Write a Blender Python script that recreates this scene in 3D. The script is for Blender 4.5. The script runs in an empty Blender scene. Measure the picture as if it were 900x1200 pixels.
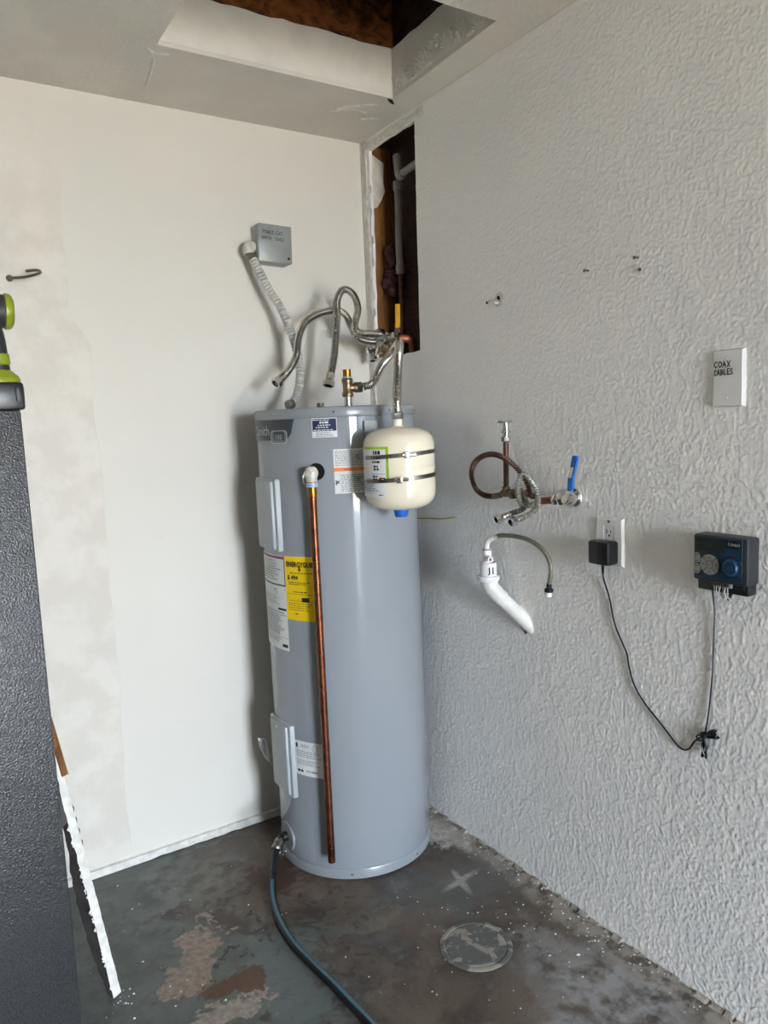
import bpy, bmesh, math, random
from mathutils import Vector, Matrix
from mathutils import noise as mnoise
from mathutils.geometry import tessellate_polygon
random.seed(7)
SC = bpy.context.scene
COL = SC.collection
R_ = math.radians

# ------------------------------------------------------------------ camera, light, exposure
def make_camera():
    cd = bpy.data.cameras.new('camera')
    cam = bpy.data.objects.new('camera', cd)
    COL.objects.link(cam)
    yaw, pitch, roll = 0.5624, -0.1209, -0.0428
    f = Vector((math.sin(yaw)*math.cos(pitch), math.cos(yaw)*math.cos(pitch), math.sin(pitch)))
    rt = f.cross(Vector((0, 0, 1))).normalized()
    up = rt.cross(f)
    r2 = math.cos(roll)*rt + math.sin(roll)*up
    u2 = -math.sin(roll)*rt + math.cos(roll)*up
    m = Matrix((r2, u2, -f)).transposed().to_4x4()
    m.translation = Vector((-1.5269, -2.4827, 1.4521))
    cam.matrix_world = m
    cd.sensor_fit = 'VERTICAL'
    cd.sensor_height = 36.0
    cd.lens = 873.96 / 1200 * 36.0
    cd.clip_start = 0.02
    SC.camera = cam
make_camera()

DOOR = (-1.32, -0.42, 0.0, 2.05)       # the open doorway in the front wall: x0, x1, z0, z1
FRONT = -6.0
def make_light():
    w = bpy.data.worlds.new('sky')
    w.use_nodes = True
    bg = w.node_tree.nodes['Background']
    bg.inputs['Color'].default_value = (0.76, 0.87, 1.0, 1)
    bg.inputs['Strength'].default_value = 33.0
    SC.world = w
    sd = bpy.data.lights.new('sun', 'SUN')
    sd.energy = 54.0
    sd.color = (1.0, 0.83, 0.66)
    sd.angle = R_(0.6)
    so = bpy.data.objects.new('sun', sd)
    COL.objects.link(so)
    so.rotation_euler = Vector((-0.65, -0.08, -0.75)).to_track_quat('-Z', 'Y').to_euler()
    pd = bpy.data.lights.new('doorway_portal', 'AREA')
    pd.shape = 'RECTANGLE'
    pd.size = DOOR[1]-DOOR[0]
    pd.size_y = DOOR[3]-DOOR[2]
    pd.cycles.is_portal = True
    po = bpy.data.objects.new('doorway_portal', pd)
    COL.objects.link(po)
    po.location = ((DOOR[0]+DOOR[1])/2, FRONT-0.02, (DOOR[2]+DOOR[3])/2)
    po.rotation_euler = (R_(90), 0, 0)      # faces into the room (+y)
make_light()
vs = SC.view_settings
vs.view_transform = 'Standard'
vs.look = 'None'
vs.gamma = 1.0
vs.use_curve_mapping = False
vs.exposure = 1.16
SC.cycles.use_denoising = True
SC.cycles.max_bounces = 10
SC.cycles.diffuse_bounces = 6
SC.cycles.sample_clamp_indirect = 6.0

# ------------------------------------------------------------------ materials
def lin(h):
    if not isinstance(h, str):
        return (*h, 1)
    h = h.lstrip('#')
    o = []
    for i in (0, 2, 4):
        c = int(h[i:i+2], 16)/255
        o.append(c/12.92 if c <= .04045 else ((c+.055)/1.055)**2.4)
    return (*o, 1)

class MT:
    """tiny node builder"""
    def __init__(s, name, color='#808080', rough=.5, metal=0.0, spec=.5):
        s.m = bpy.data.materials.new(name)
        s.m.use_nodes = True
        s.nt = s.m.node_tree
        s.b = s.nt.nodes['Principled BSDF']
        s.b.inputs['Base Color'].default_value = lin(color)
        s.b.inputs['Roughness'].default_value = rough
        s.b.inputs['Metallic'].default_value = metal
        s.b.inputs['Specular IOR Level'].default_value = spec
        s.tc = None
    def n(s, t, **k):
        nd = s.nt.nodes.new(t)
        for a, v in k.items():
            setattr(nd, a, v)
        return nd
    def l(s, a, b):
        s.nt.links.new(a, b)
    def co(s):
        if not s.tc:
            s.tc = s.n('ShaderNodeTexCoord')
        return s.tc.outputs['Object']
    def scaled(s, sc):
        mp = s.n('ShaderNodeMapping')
        mp.inputs['Scale'].default_value = sc
        s.l(s.co(), mp.inputs['Vector'])
        return mp.outputs[0]
    def noise(s, scale, detail=3, rough=.5, vec=None, dist=0.0):
        nd = s.n('ShaderNodeTexNoise')
        nd.inputs['Scale'].default_value = scale
        nd.inputs['Detail'].default_value = detail
        nd.inputs['Roughness'].default_value = rough
        nd.inputs['Distortion'].default_value = dist
        s.l(vec if vec else s.co(), nd.inputs['Vector'])
        return nd.outputs['Fac']
    def ramp(s, v, a, b, ca=0.0, cb=1.0):
        nd = s.n('ShaderNodeMapRange')
        nd.interpolation_type = 'SMOOTHSTEP'
        s.l(v, nd.inputs['Value'])
        nd.inputs['From Min'].default_value = a
        nd.inputs['From Max'].default_value = b
        nd.inputs['To Min'].default_value = ca
        nd.inputs['To Max'].default_value = cb
        return nd.outputs['Result']
    def math(s, op, a, b=None):
        nd = s.n('ShaderNodeMath', operation=op)
        for i, x in enumerate((a, b)):
            if x is None:
                continue
            if isinstance(x, (int, float)):
                nd.inputs[i].default_value = x
            else:
                s.l(x, nd.inputs[i])
        return nd.outputs[0]
    def mix(s, fac, a, b):
        nd = s.n('ShaderNodeMix', data_type='RGBA')
        for i, x in ((0, fac), (6, a), (7, b)):
            if isinstance(x, (int, float)):
                nd.inputs[i].default_value = x
            elif isinstance(x, (str, tuple)):
                nd.inputs[i].default_value = lin(x)
            else:
                s.l(x, nd.inputs[i])
        return nd.outputs[2]
    def color(s, c):
        s.l(c, s.b.inputs['Base Color'])
        return s
    def rough(s, v):
        s.l(v, s.b.inputs['Roughness'])
        return s
    def bump(s, h, strength=.5, dist=.002):
        nd = s.n('ShaderNodeBump')
        nd.inputs['Strength'].default_value = strength
        nd.inputs['Distance'].default_value = dist
        s.l(h, nd.inputs['Height'])
        s.l(nd.outputs[0], s.b.inputs['Normal'])
        return s
    def xyz(s):
        nd = s.n('ShaderNodeSeparateXYZ')
        s.l(s.co(), nd.inputs[0])
        return nd.outputs
    def disc(s, cx, cy, r0, r1, wob=None, sx=1.0, sy=1.0, rot=0.0):
        """1 inside a wobbly disc in the floor plane, fading from r0 out to r1"""
        o = s.xyz()
        dx = s.math('SUBTRACT', o[0], cx)
        dy = s.math('SUBTRACT', o[1], cy)
        c, n = math.cos(rot), math.sin(rot)
        a = s.math('MULTIPLY', s.math('ADD', s.math('MULTIPLY', dx, c), s.math('MULTIPLY', dy, n)), 1/sx)
        b = s.math('MULTIPLY', s.math('SUBTRACT', s.math('MULTIPLY', dy, c), s.math('MULTIPLY', dx, n)), 1/sy)
        d = s.math('SQRT', s.math('ADD', s.math('MULTIPLY', a, a), s.math('MULTIPLY', b, b)))
        if wob is not None:
            d = s.math('ADD', d, wob)
        return s.ramp(d, r0, r1, 1.0, 0.0)

def plain(name, color, rough=.5, metal=0.0, spec=.5, var=.10, scale=30, bump=0.0, bscale=200):
    """a colour with slight procedural unevenness"""
    t = MT(name, color, rough, metal, spec)
    c = lin(color)
    d = tuple(x*(1-var) for x in c[:3])
    u = tuple(min(1, x*(1+var)) for x in c[:3])
    t.color(t.mix(t.ramp(t.noise(scale, 3), .3, .7), d, u))
    if bump:
        t.bump(t.noise(bscale, 2), bump, .001)
    return t.m

def wall_back_mat():
    t = MT('painted_drywall', '#e6e2d8', .55, 0, .3)
    o = t.xyz()
    # old skimmed area left of the patched sheet: slightly pinker, lumpier
    wob = t.math('MULTIPLY', t.math('SUBTRACT', t.noise(2.5, 2), .5), .05)
    edge = t.math('ADD', t.math('ADD', o[0], wob), t.ramp(o[2], 1.72, 1.84, 0, .050))
    side = t.math('MULTIPLY', t.ramp(edge, -1.023, -1.018, 1, 0), t.ramp(o[2], 2.0, 2.35, 1, .25))
    blot = t.noise(9, 4, .6)
    base = t.mix(t.ramp(t.noise(1.3, 3), .35, .7), '#d5d1c8', '#dad7ce')
    old = t.mix(t.ramp(blot, .4, .62), '#d0cabf', '#d8d3c9')
    c = t.mix(side, base, old)
    # scuffs
    scr = t.noise(1.0, 6, .7, t.scaled((6, 1, 60)))
    m = t.math('MULTIPLY', t.ramp(scr, .67, .72), t.math('MULTIPLY', t.ramp(o[2], 1.15, 1.2, 1, 0), t.ramp(o[2], 1.0, 1.05)))
    c = t.mix(t.math('MULTIPLY', m, .35), c, '#a39a8d')
    spot = t.ramp(t.noise(14, 2), .74, .78)
    c = t.mix(t.math('MULTIPLY', spot, .25), c, '#b9ae9c')
    t.color(c)
    lump = t.math('MULTIPLY', t.noise(45, 3), t.math('ADD', t.math('MULTIPLY', side, .9), .12))
    h = t.math('ADD', lump, t.math('MULTIPLY', side, .8))
    t.bump(h, .35, .003)
    return t.m

def wall_right_mat():
    t = MT('textured_drywall', '#dcd9d2', .5, 0, .4)
    t.bump(t.noise(260, 2, .5), .25, .0012)
    t.color(t.mix(t.ramp(t.noise(2.0, 4), .35, .7), '#f1efec', '#f5f3f0'))
    return t.m

def ceiling_mat():
    t = MT('ceiling_paint', '#d9d5cc', .65, 0, .3)
    o = t.xyz()
    tex = t.math('MULTIPLY', t.ramp(t.noise(70, 3), .42, .62), t.math('MAXIMUM', t.ramp(o[1], -.86, -.9), t.ramp(o[0], -.83, -.86)))
    h = t.math('ADD', tex, t.math('MULTIPLY', t.noise(20, 3), .3))
    t.bump(h, .45, .003)
    t.color(t.mix(t.ramp(t.noise(4, 4), .4, .7), '#d5d1c8', '#dedad1'))
    return t.m

def floor_mat():
    t = MT('worn_painted_concrete', '#4a4f4d', .5, 0, .45)
    o = t.xyz()
    n1 = t.noise(5.5, 6, .62, None, .6)
    n2 = t.noise(16, 5, .6)
    n3 = t.noise(60, 3, .6)
    w1 = t.math('MULTIPLY', t.math('SUBTRACT', n1, .5), .55)
    w2 = t.math('MULTIPLY', t.math('SUBTRACT', n2, .5), .30)
    wob = t.math('ADD', w1, w2)
    paint = t.mix(t.ramp(n2, .35, .65), '#505551', '#636763')
    bare = t.mix(t.ramp(n1, .35, .68), '#3b3129', '#665a4e')
    # paint worn through towards the right and the front
    side = t.math('ADD', t.math('MULTIPLY', o[0], .9), t.math('MULTIPLY', o[1], -.55))
    worn = t.ramp(t.math('ADD', side, t.math('MULTIPLY', wob, 1.6)), -.32, -.14)
    ringm = t.disc(-.40, -.30, .40, .50, wob, 1.25, .8)
    worn = t.math('MAXIMUM', worn, ringm)
    c = t.mix(worn, paint, bare)
    # greyer scuffed stretch towards the back wall
    c = t.mix(t.math('MULTIPLY', t.math('MULTIPLY', t.disc(-.86, -.22, .10, .24, wob, 1.3, .8), t.ramp(n2, .4, .6)), .6), c, '#7a7b76')
    drops = t.math('MULTIPLY', t.ramp(t.noise(26, 4, .6, None, .5), .55, .61), t.disc(-.76, -.66, .22, .42, wob, 1.0, 1.2))
    c = t.mix(t.math('MULTIPLY', drops, .85), c, '#34322d')
    # blue-grey paint film left beside the hose and round the plug
    c = t.mix(t.math('MULTIPLY', t.disc(-.82, -.77, .05, .13, wob, 1.0, 1.2), .7), c, '#646d6d')
    c = t.mix(t.math('MULTIPLY', t.disc(-.20, -.74, .06, .22, wob, 1.7, .9), .55), c, '#666967')
    # rust under the drain valve
    c = t.mix(t.math('MULTIPLY', t.disc(-.62, -.38, .08, .19, wob), .85), c, '#43291d')
    # bare patch at front left with a rusty heart and a pale lower end
    wp = t.math('MULTIPLY', wob, .75)
    tan = t.mix(t.ramp(n3, .35, .65), '#7d6d5f', '#938477')
    c = t.mix(t.disc(-1.000, -.575, .088, .100, wp, .70, 1.5, -.35), c, tan)
    c = t.mix(t.disc(-1.035, -.80, .080, .095, wp, 1.25, .75), c, t.mix(t.ramp(n3, .35, .65), '#857a70', '#9d958b'))
    c = t.mix(t.math('MULTIPLY', t.disc(-.975, -.722, .045, .068, wp, 1.35, .62), .92), c, '#57381f')
    # scraped mortar: right of the tank, along the wall, whitish bloom at front right
    c = t.mix(t.disc(-.055, -.50, .055, .085, t.math('MULTIPLY', wob, .5), .8, 1.5), c, t.mix(t.ramp(n3, .3, .7), '#9b968e', '#c2beb7'))
    bloom = t.math('MULTIPLY', t.disc(-.20, -1.32, .10, .26, wob, 1.15, 1.25), t.ramp(n2, .33, .62))
    c = t.mix(t.math('MULTIPLY', bloom, .9), c, '#969798')
    b2 = t.math('MULTIPLY', t.disc(-.16, -1.10, .05, .12, wob, .8, 1.2), t.ramp(n2, .38, .6))
    c = t.mix(t.math('MULTIPLY', b2, .7), c, '#87837d')
    # chalky X mark
    x1 = t.disc(-.19, -.722, .015, .045, t.math('MULTIPLY', wob, .05), 2.3, .38, .15)
    x2 = t.disc(-.19, -.722, .015, .045, t.math('MULTIPLY', wob, .05), 2.0, .38, 1.35)
    xm = t.math('MULTIPLY', t.math('MAXIMUM', x1, x2), t.ramp(n3, .3, .6, .45, .9))
    c = t.mix(xm, c, '#a9a7a3')
    # pale dusty run-off beside the right wall
    strip = t.math('MULTIPLY', t.ramp(t.math('ADD', o[0], t.math('MULTIPLY', wob, .18)), -.095, -.035), t.ramp(n2, .38, .55))
    c = t.mix(t.math('MULTIPLY', strip, .85), c, '#99938a')
    fleck = t.ramp(n3, .66, .72)
    smudge = t.math('MULTIPLY', t.ramp(t.noise(9, 5, .65), .54, .66), worn)
    c = t.mix(t.math('MULTIPLY', smudge, .45), c, '#77726a')
    c = t.mix(t.math('MULTIPLY', fleck, .25), c, '#8e8881')
    t.color(c)
    t.rough(t.ramp(t.math('ADD', n1, t.math('MULTIPLY', n2, .4)), .4, .95, .28, .62))
    t.bump(t.math('ADD', n2, t.math('MULTIPLY', n3, .4)), .25, .004)
    return t.m

def hammertone_mat():
    t = MT('grey_hammertone_enamel', '#3c3d3f', .32, .35, .6)
    v = t.n('ShaderNodeTexVoronoi', feature='SMOOTH_F1')
    v.inputs['Scale'].default_value = 330
    t.l(t.co(), v.inputs['Vector'])
    n = t.noise(420, 3)
    t.color(t.mix(t.ramp(n, .38, .62), '#2a2b2c', '#464749'))
    t.bump(t.math('ADD', v.outputs['Distance'], t.math('MULTIPLY', n, .6)), .6, .0018)
    return t.m

def wood_mat(name, a, b, sc=(3, 3, 30)):
    t = MT(name, a, .75, 0, .25)
    n = t.noise(2.5, 6, .65, t.scaled(sc), 1.2)
    n2 = t.noise(18, 4)
    c = t.mix(t.ramp(n, .35, .65), a, b)
    t.color(c)
    t.bump(t.math('ADD', n, n2), .4, .003)
    return t.m

def copper_mat():
    t = MT('copper', '#b06a48', .4, .9)
    n = t.noise(26, 4, .6)
    c = t.mix(t.ramp(n, .4, .7), '#85503a', '#633a28')
    c = t.mix(t.ramp(t.noise(7, 3), .6, .75), c, '#47281d')
    t.color(c)
    t.rough(t.ramp(n, .3, .7, .25, .45))
    return t.m

def plug_mat():
    t = MT('patched_plug', '#6b6c69', .55)
    n = t.noise(22, 4, .55, None, .5)
    c = t.mix(t.ramp(n, .5, .56), '#595a57', '#8f8b80')
    c = t.mix(t.ramp(t.noise(60, 3), .6, .7), c, '#777770')
    t.color(c)
    t.bump(n, .4, .003)
    return t.m

M = {}
def mats():
    M['wall_back'] = wall_back_mat()
    M['wall_right'] = wall_right_mat()
    M['ceiling'] = ceiling_mat()
    M['floor'] = floor_mat()
    M['far_wall'] = plain('dull_far_wall', '#8d8880', .7, 0, .3, .08, 3)  # unseen wall, dulled to hold back fill light
    M['front_wall'] = plain('dark_front_wall', '#57524b', .8, 0, .2, .1, 3)  # unseen wall, toned dark to cut bounce light on the back wall
    M['drywall_edge'] = plain('torn_drywall', '#d8d3c8', .8, 0, .2, .10, 30, .8, 120)
    M['white_paint'] = plain('white_paint', '#dfdcd4', .55, 0, .3, .05, 12, .5, 60)
    M['lumpy_white'] = plain('chipped_white_paint', '#d6d3cc', .6, 0, .3, .12, 40, .9, 90)
    M['attic_wood'] = wood_mat('amber_stained_wood', '#371d0c', '#7d4a1e', (5, 5, 7))
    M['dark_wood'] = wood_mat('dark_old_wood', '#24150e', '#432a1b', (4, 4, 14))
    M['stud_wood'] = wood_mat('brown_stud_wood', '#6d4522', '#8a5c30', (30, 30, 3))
    M['sheath'] = wood_mat('sheathing', '#2c1d18', '#3f2a22', (4, 4, 20))  # brown deepened for the shade inside the wall
    M['tank'] = plain('grey_tank_enamel', '#8d9298', .07, 0, .5, .015, 3)
    M['tank_trim'] = plain('grey_tank_trim', '#858a8f', .26, 0, .5, .02, 5)
    M['panel'] = plain('pale_grey_panel', '#a3a9ab', .4, 0, .4, .02, 5)
    M['logo'] = plain('dark_badge', '#3a3c3e', .35, 0, .5, .03)
    M['logo_light'] = plain('badge_print', '#aeb0b0', .4)
    M['badge_grey'] = plain('badge_grey', '#6f7375', .35, 0, .5, .03)
    M['paper'] = plain('label_paper', '#d9dbda', .45, 0, .4, .03)
    M['yellow'] = plain('yellow_label', '#e8c400', .45, 0, .4, .03)
    M['navy'] = plain('navy_print', '#141b46', .4)
    M['ink'] = plain('black_ink', '#1b1b1c', .6)
    M['grey_ink'] = plain('grey_print', '#8b8d8e', .6)
    M['marker'] = plain('faded_marker', '#4c5150', .6)
    M['red_ink'] = plain('maroon_print', '#8a3a48', .5)
    M['orange'] = plain('orange_band', '#df7a1d', .5)
    M['green'] = plain('green_border', '#9cc21c', .45)
    M['cream'] = plain('cream_enamel', '#e4dcc6', .12, 0, .5, .015, 6)
    M['blue_cap'] = plain('blue_plastic_cap', '#1c62c0', .45)
    M['steel'] = plain('stainless', '#c8c4bc', .24, 1.0, .5, .1, 60)
    M['flex_silver'] = plain('silver_ribbed_tube', '#9b9892', .5, .6, .5, .1, 60)
    M['steel_dark'] = plain('dull_steel', '#85817a', .38, 1.0, .5, .15, 60)
    M['chrome'] = plain('chrome', '#d8d6d2', .12, 1.0, .5, .05, 40)
    M['brass'] = plain('bright_brass', '#a5742f', .3, 1.0, .5, .1, 60)
    M['brass_dull'] = plain('tarnished_brass', '#8c7b63', .4, 1.0, .5, .15, 50)
    M['copper'] = copper_mat()
    M['copper_brown'] = plain('oxidised_copper', '#593d31', .5, .5, .5, .2, 40)
    M['copper_red'] = plain('reddish_copper', '#9a5844', .45, .6, .5, .15, 40)
    M['conduit'] = plain('grey_conduit', '#b0aea6', .5, 0, .4, .06, 30)
    M['conn'] = plain('pale_connector', '#c9c6bd', .45, .1, .5, .08, 60)
    M['box_grey'] = plain('grey_painted_box', '#8e9290', .4, .2, .5, .04, 20)
    M['black'] = plain('black_plastic', '#141517', .35, 0, .5, .1)
    M['black_gloss'] = plain('glossy_black_plastic', '#08090a', .35, 0, .5, .1)
    M['dark_hole'] = plain('dark_recess', '#0a0808', .9)
    M['white_plastic'] = plain('white_plastic', '#e4e3e2', .35, 0, .5, .02)
    M['pvc'] = plain('white_pvc', '#e3e2dd', .4, 0, .5, .04, 25, .3, 70)
    M['pvc_rough'] = plain('painted_pvc', '#e2e0da', .5, 0, .4, .05, 30, .9, 90)
    M['clear_hose'] = plain('olive_grey_hose', '#736f5e', .35, 0, .5, .12, 60)
    M['blue_lever'] = plain('blue_vinyl_grip', '#1565b8', .4, 0, .5, .06)
    M['yellow_lever'] = plain('yellow_vinyl_grip', '#e0a41a', .45, 0, .5, .05)
    M['pex'] = plain('grey_pipe', '#8f8a88', .5, 0, .4, .06)
    M['pink'] = plain('shaded_pink_insulation', '#4a2f32', .95, 0, .1, .2, 30, 1, 120)  # pink sunk to maroon to include the cavity's shade
    M['hammer'] = hammertone_mat()
    M['drill_green'] = plain('shaded_lime_plastic', '#7f8915', .4, 0, .5, .05)  # lime darkened to olive for the shade on the drill
    M['drill_black'] = plain('dark_grey_plastic', '#26262a', .45, 0, .5, .1)
    M['ctrl_blue'] = plain('blue_faceplate', '#0d2a3e', .35, 0, .5, .06)  # timer colours down to the lcd darkened for the shade on it
    M['ctrl_dial'] = plain('blue_dial', '#123f5e', .4, 0, .5, .05)
    M['ctrl_key'] = plain('grey_keypad', '#82817a', .5)
    M['ctrl_body'] = plain('charcoal_plastic', '#25272c', .45, 0, .5, .06)
    M['lcd'] = plain('lcd_glass', '#30352f', .15)
    M['hose_black'] = plain('black_hose', '#0a0b0d', .5, 0, .5, .1)
    M['hose_blue'] = plain('blue_grey_hose', '#416878', .4, 0, .5, .08)
    M['yellow_string'] = plain('yellow_string', '#bcae4c', .7)
    M['nail'] = plain('nail_steel', '#6b675f', .4, .8)
    M['hook'] = plain('hook_steel', '#6e6a60', .45, .7)
    M['plug'] = plug_mat()
    M['debris'] = plain('plaster_chips', '#cfccc6', .8, 0, .2, .2, 60)
    M['lip'] = plain('crumbling_mortar', '#938c82', .85, 0, .2, .35, 35, 1, 80)
    M['board_dark'] = plain('dark_grey_board', '#4b4744', .8, 0, .2, .2, 20)  # dark grey of the board's side, back and flap
    M['lath'] = wood_mat('brown_lath', '#5d3a20', '#86592f', (30, 30, 4))
    M['concrete'] = plain('pale_driveway', '#b3aa9c', .85, 0, .2, .1, 3)
    p = MT('clear_film', '#e8eaea', .15, 0, .5)
    p.b.inputs['Alpha'].default_value = .35
    p.color(p.mix(p.ramp(p.noise(60, 3), .4, .6), '#d5d8d8', '#f4f5f5'))
    M['film'] = p.m
mats()

# ------------------------------------------------------------------ mesh builder
def basis(d):
    d = Vector(d).normalized()
    a = Vector((0, 0, 1)) if abs(d.z) < .9 else Vector((1, 0, 0))
    x = a.cross(d).normalized()
    return x, d.cross(x), d

def spline(pts, step=.01):
    """Catmull-Rom through the points, resampled at an even spacing"""
    P = [Vector(p) for p in pts]
    P = [2*P[0]-P[1]] + P + [2*P[-1]-P[-2]]
    out = []
    for i in range(1, len(P)-2):
        a, b, c, d = P[i-1:i+3]
        for k in range(24):
            t = k/24
            out.append(.5*((2*b)+(c-a)*t+(2*a-5*b+4*c-d)*t*t+(3*b-a-3*c+d)*t**3))
    out.append(P[-2])
    L = [0]
    for i in range(1, len(out)):
        L.append(L[-1]+(out[i]-out[i-1]).length)
    n = max(2, int(L[-1]/step))
    res, j = [], 0
    for k in range(n+1):
        s = L[-1]*k/n
        while j < len(L)-2 and L[j+1] < s:
            j += 1
        f = (s-L[j])/max(1e-9, L[j+1]-L[j])
        res.append(out[j].lerp(out[j+1], min(1, max(0, f))))
    return res

class MB:
    def __init__(s):
        s.v = []
        s.f = []
    def add(s, vs, fs):
        k = len(s.v)
        s.v += [Vector(v) for v in vs]
        s.f += [tuple(i+k for i in f) for f in fs]
        return s
    def obox(s, c, ax, h, bev=0.0):
        """box at centre c with axes ax (3 vectors) and half sizes h; bev chamfers the four edges round the third axis and the front rim"""
        c = Vector(c)
        X, Y, Z = [Vector(a).normalized() for a in ax]
        if bev <= 0:
            vs = [c+X*h[0]*i+Y*h[1]*j+Z*h[2]*k for k in (-1, 1) for j in (-1, 1) for i in (-1, 1)]
            return s.add(vs, [(0, 2, 3, 1), (4, 5, 7, 6), (0, 1, 5, 4), (2, 6, 7, 3), (0, 4, 6, 2), (1, 3, 7, 5)])
        bm = bmesh.new()
        bmesh.ops.create_cube(bm, size=2)
        for v in bm.verts:
            v.co = Vector((v.co.x*h[0], v.co.y*h[1], v.co.z*h[2]))
        bmesh.ops.bevel(bm, geom=list(bm.edges), offset=bev, segments=2, affect='EDGES', profile=.5)
        bm.verts.index_update()
        vs = [c+X*v.co.x+Y*v.co.y+Z*v.co.z for v in bm.verts]
        fs = [tuple(v.index for v in f.verts) for f in bm.faces]
        bm.free()
        return s.add(vs, fs)
    def box(s, x0, x1, y0, y1, z0, z1, bev=0.0):
        return s.obox(((x0+x1)/2, (y0+y1)/2, (z0+z1)/2), ((1, 0, 0), (0, 1, 0), (0, 0, 1)), (abs(x1-x0)/2, abs(y1-y0)/2, abs(z1-z0)/2), bev)
    def lathe(s, prof, o=(0, 0, 0), d=(0, 0, 1), n=24, a0=0.0):
        """revolve (radius, height) pairs about axis d from o; closes the ends whose radius is 0"""
        o = Vector(o)
        x, y, z = basis(d)
        vs, fs, rows = [], [], []
        for r, h in prof:
            if r <= 1e-7:
                rows.append([len(vs)])
                vs.append(o+z*h)
            else:
                rows.append(list(range(len(vs), len(vs)+n)))
                vs += [o+z*h+(x*math.cos(a0+2*math.pi*i/n)+y*math.sin(a0+2*math.pi*i/n))*r for i in range(n)]
        for a, b in zip(rows, rows[1:]):
            for i in range(n):
                j = (i+1) % n
                if len(a) == 1 and len(b) == 1:
                    continue
                if len(a) == 1:
                    fs.append((a[0], b[j], b[i]))
                elif len(b) == 1:
                    fs.append((a[i], a[j], b[0]))
                else:
                    fs.append((a[i], a[j], b[j], b[i]))
        return s.add(vs, fs)
    def cyl(s, a, b, r, n=16, bev=0.0, r2=None):
        a, b = Vector(a), Vector(b)
        L = (b-a).length
        r2 = r if r2 is None else r2
        pr = [(0, 0), (r-bev, 0), (r, bev), (r2, L-bev), (r2-bev, L), (0, L)] if bev else [(0, 0), (r, 0), (r2, L), (0, L)]
        return s.lathe(pr, a, b-a, n)
    def tube(s, pts, r, n=10, cap=True):
        P = [Vector(p) for p in pts]
        rr = r if isinstance(r, (list, tuple)) else [r]*len(P)
        T = []
        for i in range(len(P)):
            T.append((P[min(i+1, len(P)-1)]-P[max(i-1, 0)]).normalized())
        x = basis(T[0])[0]
        vs, fs = [], []
        for i, p in enumerate(P):
            x = (x-T[i]*x.dot(T[i])).normalized()
            y = T[i].cross(x)
            vs += [p+(x*math.cos(2*math.pi*k/n)+y*math.sin(2*math.pi*k/n))*rr[i] for k in range(n)]
        for i in range(len(P)-1):
            for k in range(n):
                j = (k+1) % n
                fs.append((i*n+k, i*n+j, (i+1)*n+j, (i+1)*n+k))
        if cap:
            fs.append(tuple(reversed(range(n))))
            fs.append(tuple(range((len(P)-1)*n, len(P)*n)))
        return s.add(vs, fs)
    def corrugated(s, pts, r, depth=.0012, pitch=.0055, n=12):
        P = spline(pts, pitch/4)
        rr = [r+depth*(0, 1, 0, -1)[i % 4] for i in range(len(P))]
        return s.tube(P, rr, n)
    def prism(s, poly, holes, place, d0, d1):
        """outline (u, v) with holes, extruded between offsets d0 and d1 through place(u, v, offset)"""
        loops = [poly]+list(holes)
        tris = tessellate_polygon([[Vector((u, v, 0)) for u, v in L] for L in loops])
        flat = [p for L in loops for p in L]
        n = len(flat)
        vs = [place(u, v, d1) for u, v in flat]+[place(u, v, d0) for u, v in flat]
        fs = [tuple(t) for t in tris]+[tuple(i+n for i in reversed(t)) for t in tris]
        k = 0
        for L in loops:
            m = len(L)
            for i in range(m):
                j = (i+1) % m
                fs.append((k+i, k+j, n+k+j, n+k+i))
            k += m
        return s.add(vs, fs)
    def quad(s, place, u0, u1, v0, v1, off=.0005, n=1):
        vs, fs = [], []
        for i in range(n+1):
            u = u0+(u1-u0)*i/n
            vs += [place(u, v0, off), place(u, v1, off)]
        for i in range(n):
            fs.append((2*i, 2*i+2, 2*i+3, 2*i+1))
        return s.add(vs, fs)
    def patch(s, place, u0, u1, v0, v1, t=.0006, n=12):
        """a thin sheet of thickness t lying on a surface"""
        vs, fs = [], []
        for i in range(n+1):
            u = u0+(u1-u0)*i/n
            vs += [place(u, v0, t), place(u, v1, t), place(u, v1, 0), place(u, v0, 0)]
        for i in range(n):
            a, b = 4*i, 4*i+4
            for k in range(4):
                j = (k+1) % 4
                fs.append((a+k, b+k, b+j, a+j))
        fs += [(3, 2, 1, 0), (4*n, 4*n+1, 4*n+2, 4*n+3)]
        return s.add(vs, fs)
    def lines(s, place, u0, u1, v0, v1, rows, fill=.55, off=.0012, seed=1):
        """rows of tiny unreadable print"""
        rd = random.Random(seed)
        h = (v1-v0)/rows
        for r in range(rows):
            v = v0+h*(r+.25)
            u = u0
            end = u0+(u1-u0)*rd.uniform(.65, 1)
            while u < end:
                w = min(rd.uniform(.004, .012), end-u)
                s.quad(place, u, u+w, v, v+h*fill, off)
                u += w+.0022
        return s
    def text(s, place, body, u, v, size, off=.0012, align='LEFT', shear=0.0, sx=1.0, bold=0.0):
        cu = bpy.data.curves.new('t', 'FONT')
        cu.body = body
        cu.size = size
        cu.align_x = align
        cu.shear = shear
        cu.resolution_u = 2
        cu.offset = bold
        ob = bpy.data.objects.new('t', cu)
        COL.objects.link(ob)
        bpy.context.view_layer.update()
        me = ob.evaluated_get(bpy.context.evaluated_depsgraph_get()).to_mesh()
        vs = [place(u+p.co.x*sx, v+p.co.y, off) for p in me.vertices]
        fs = [tuple(p.vertices) for p in me.polygons]
        s.add(vs, fs)
        bpy.data.objects.remove(ob)
        bpy.data.curves.remove(cu)
        return s
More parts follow.
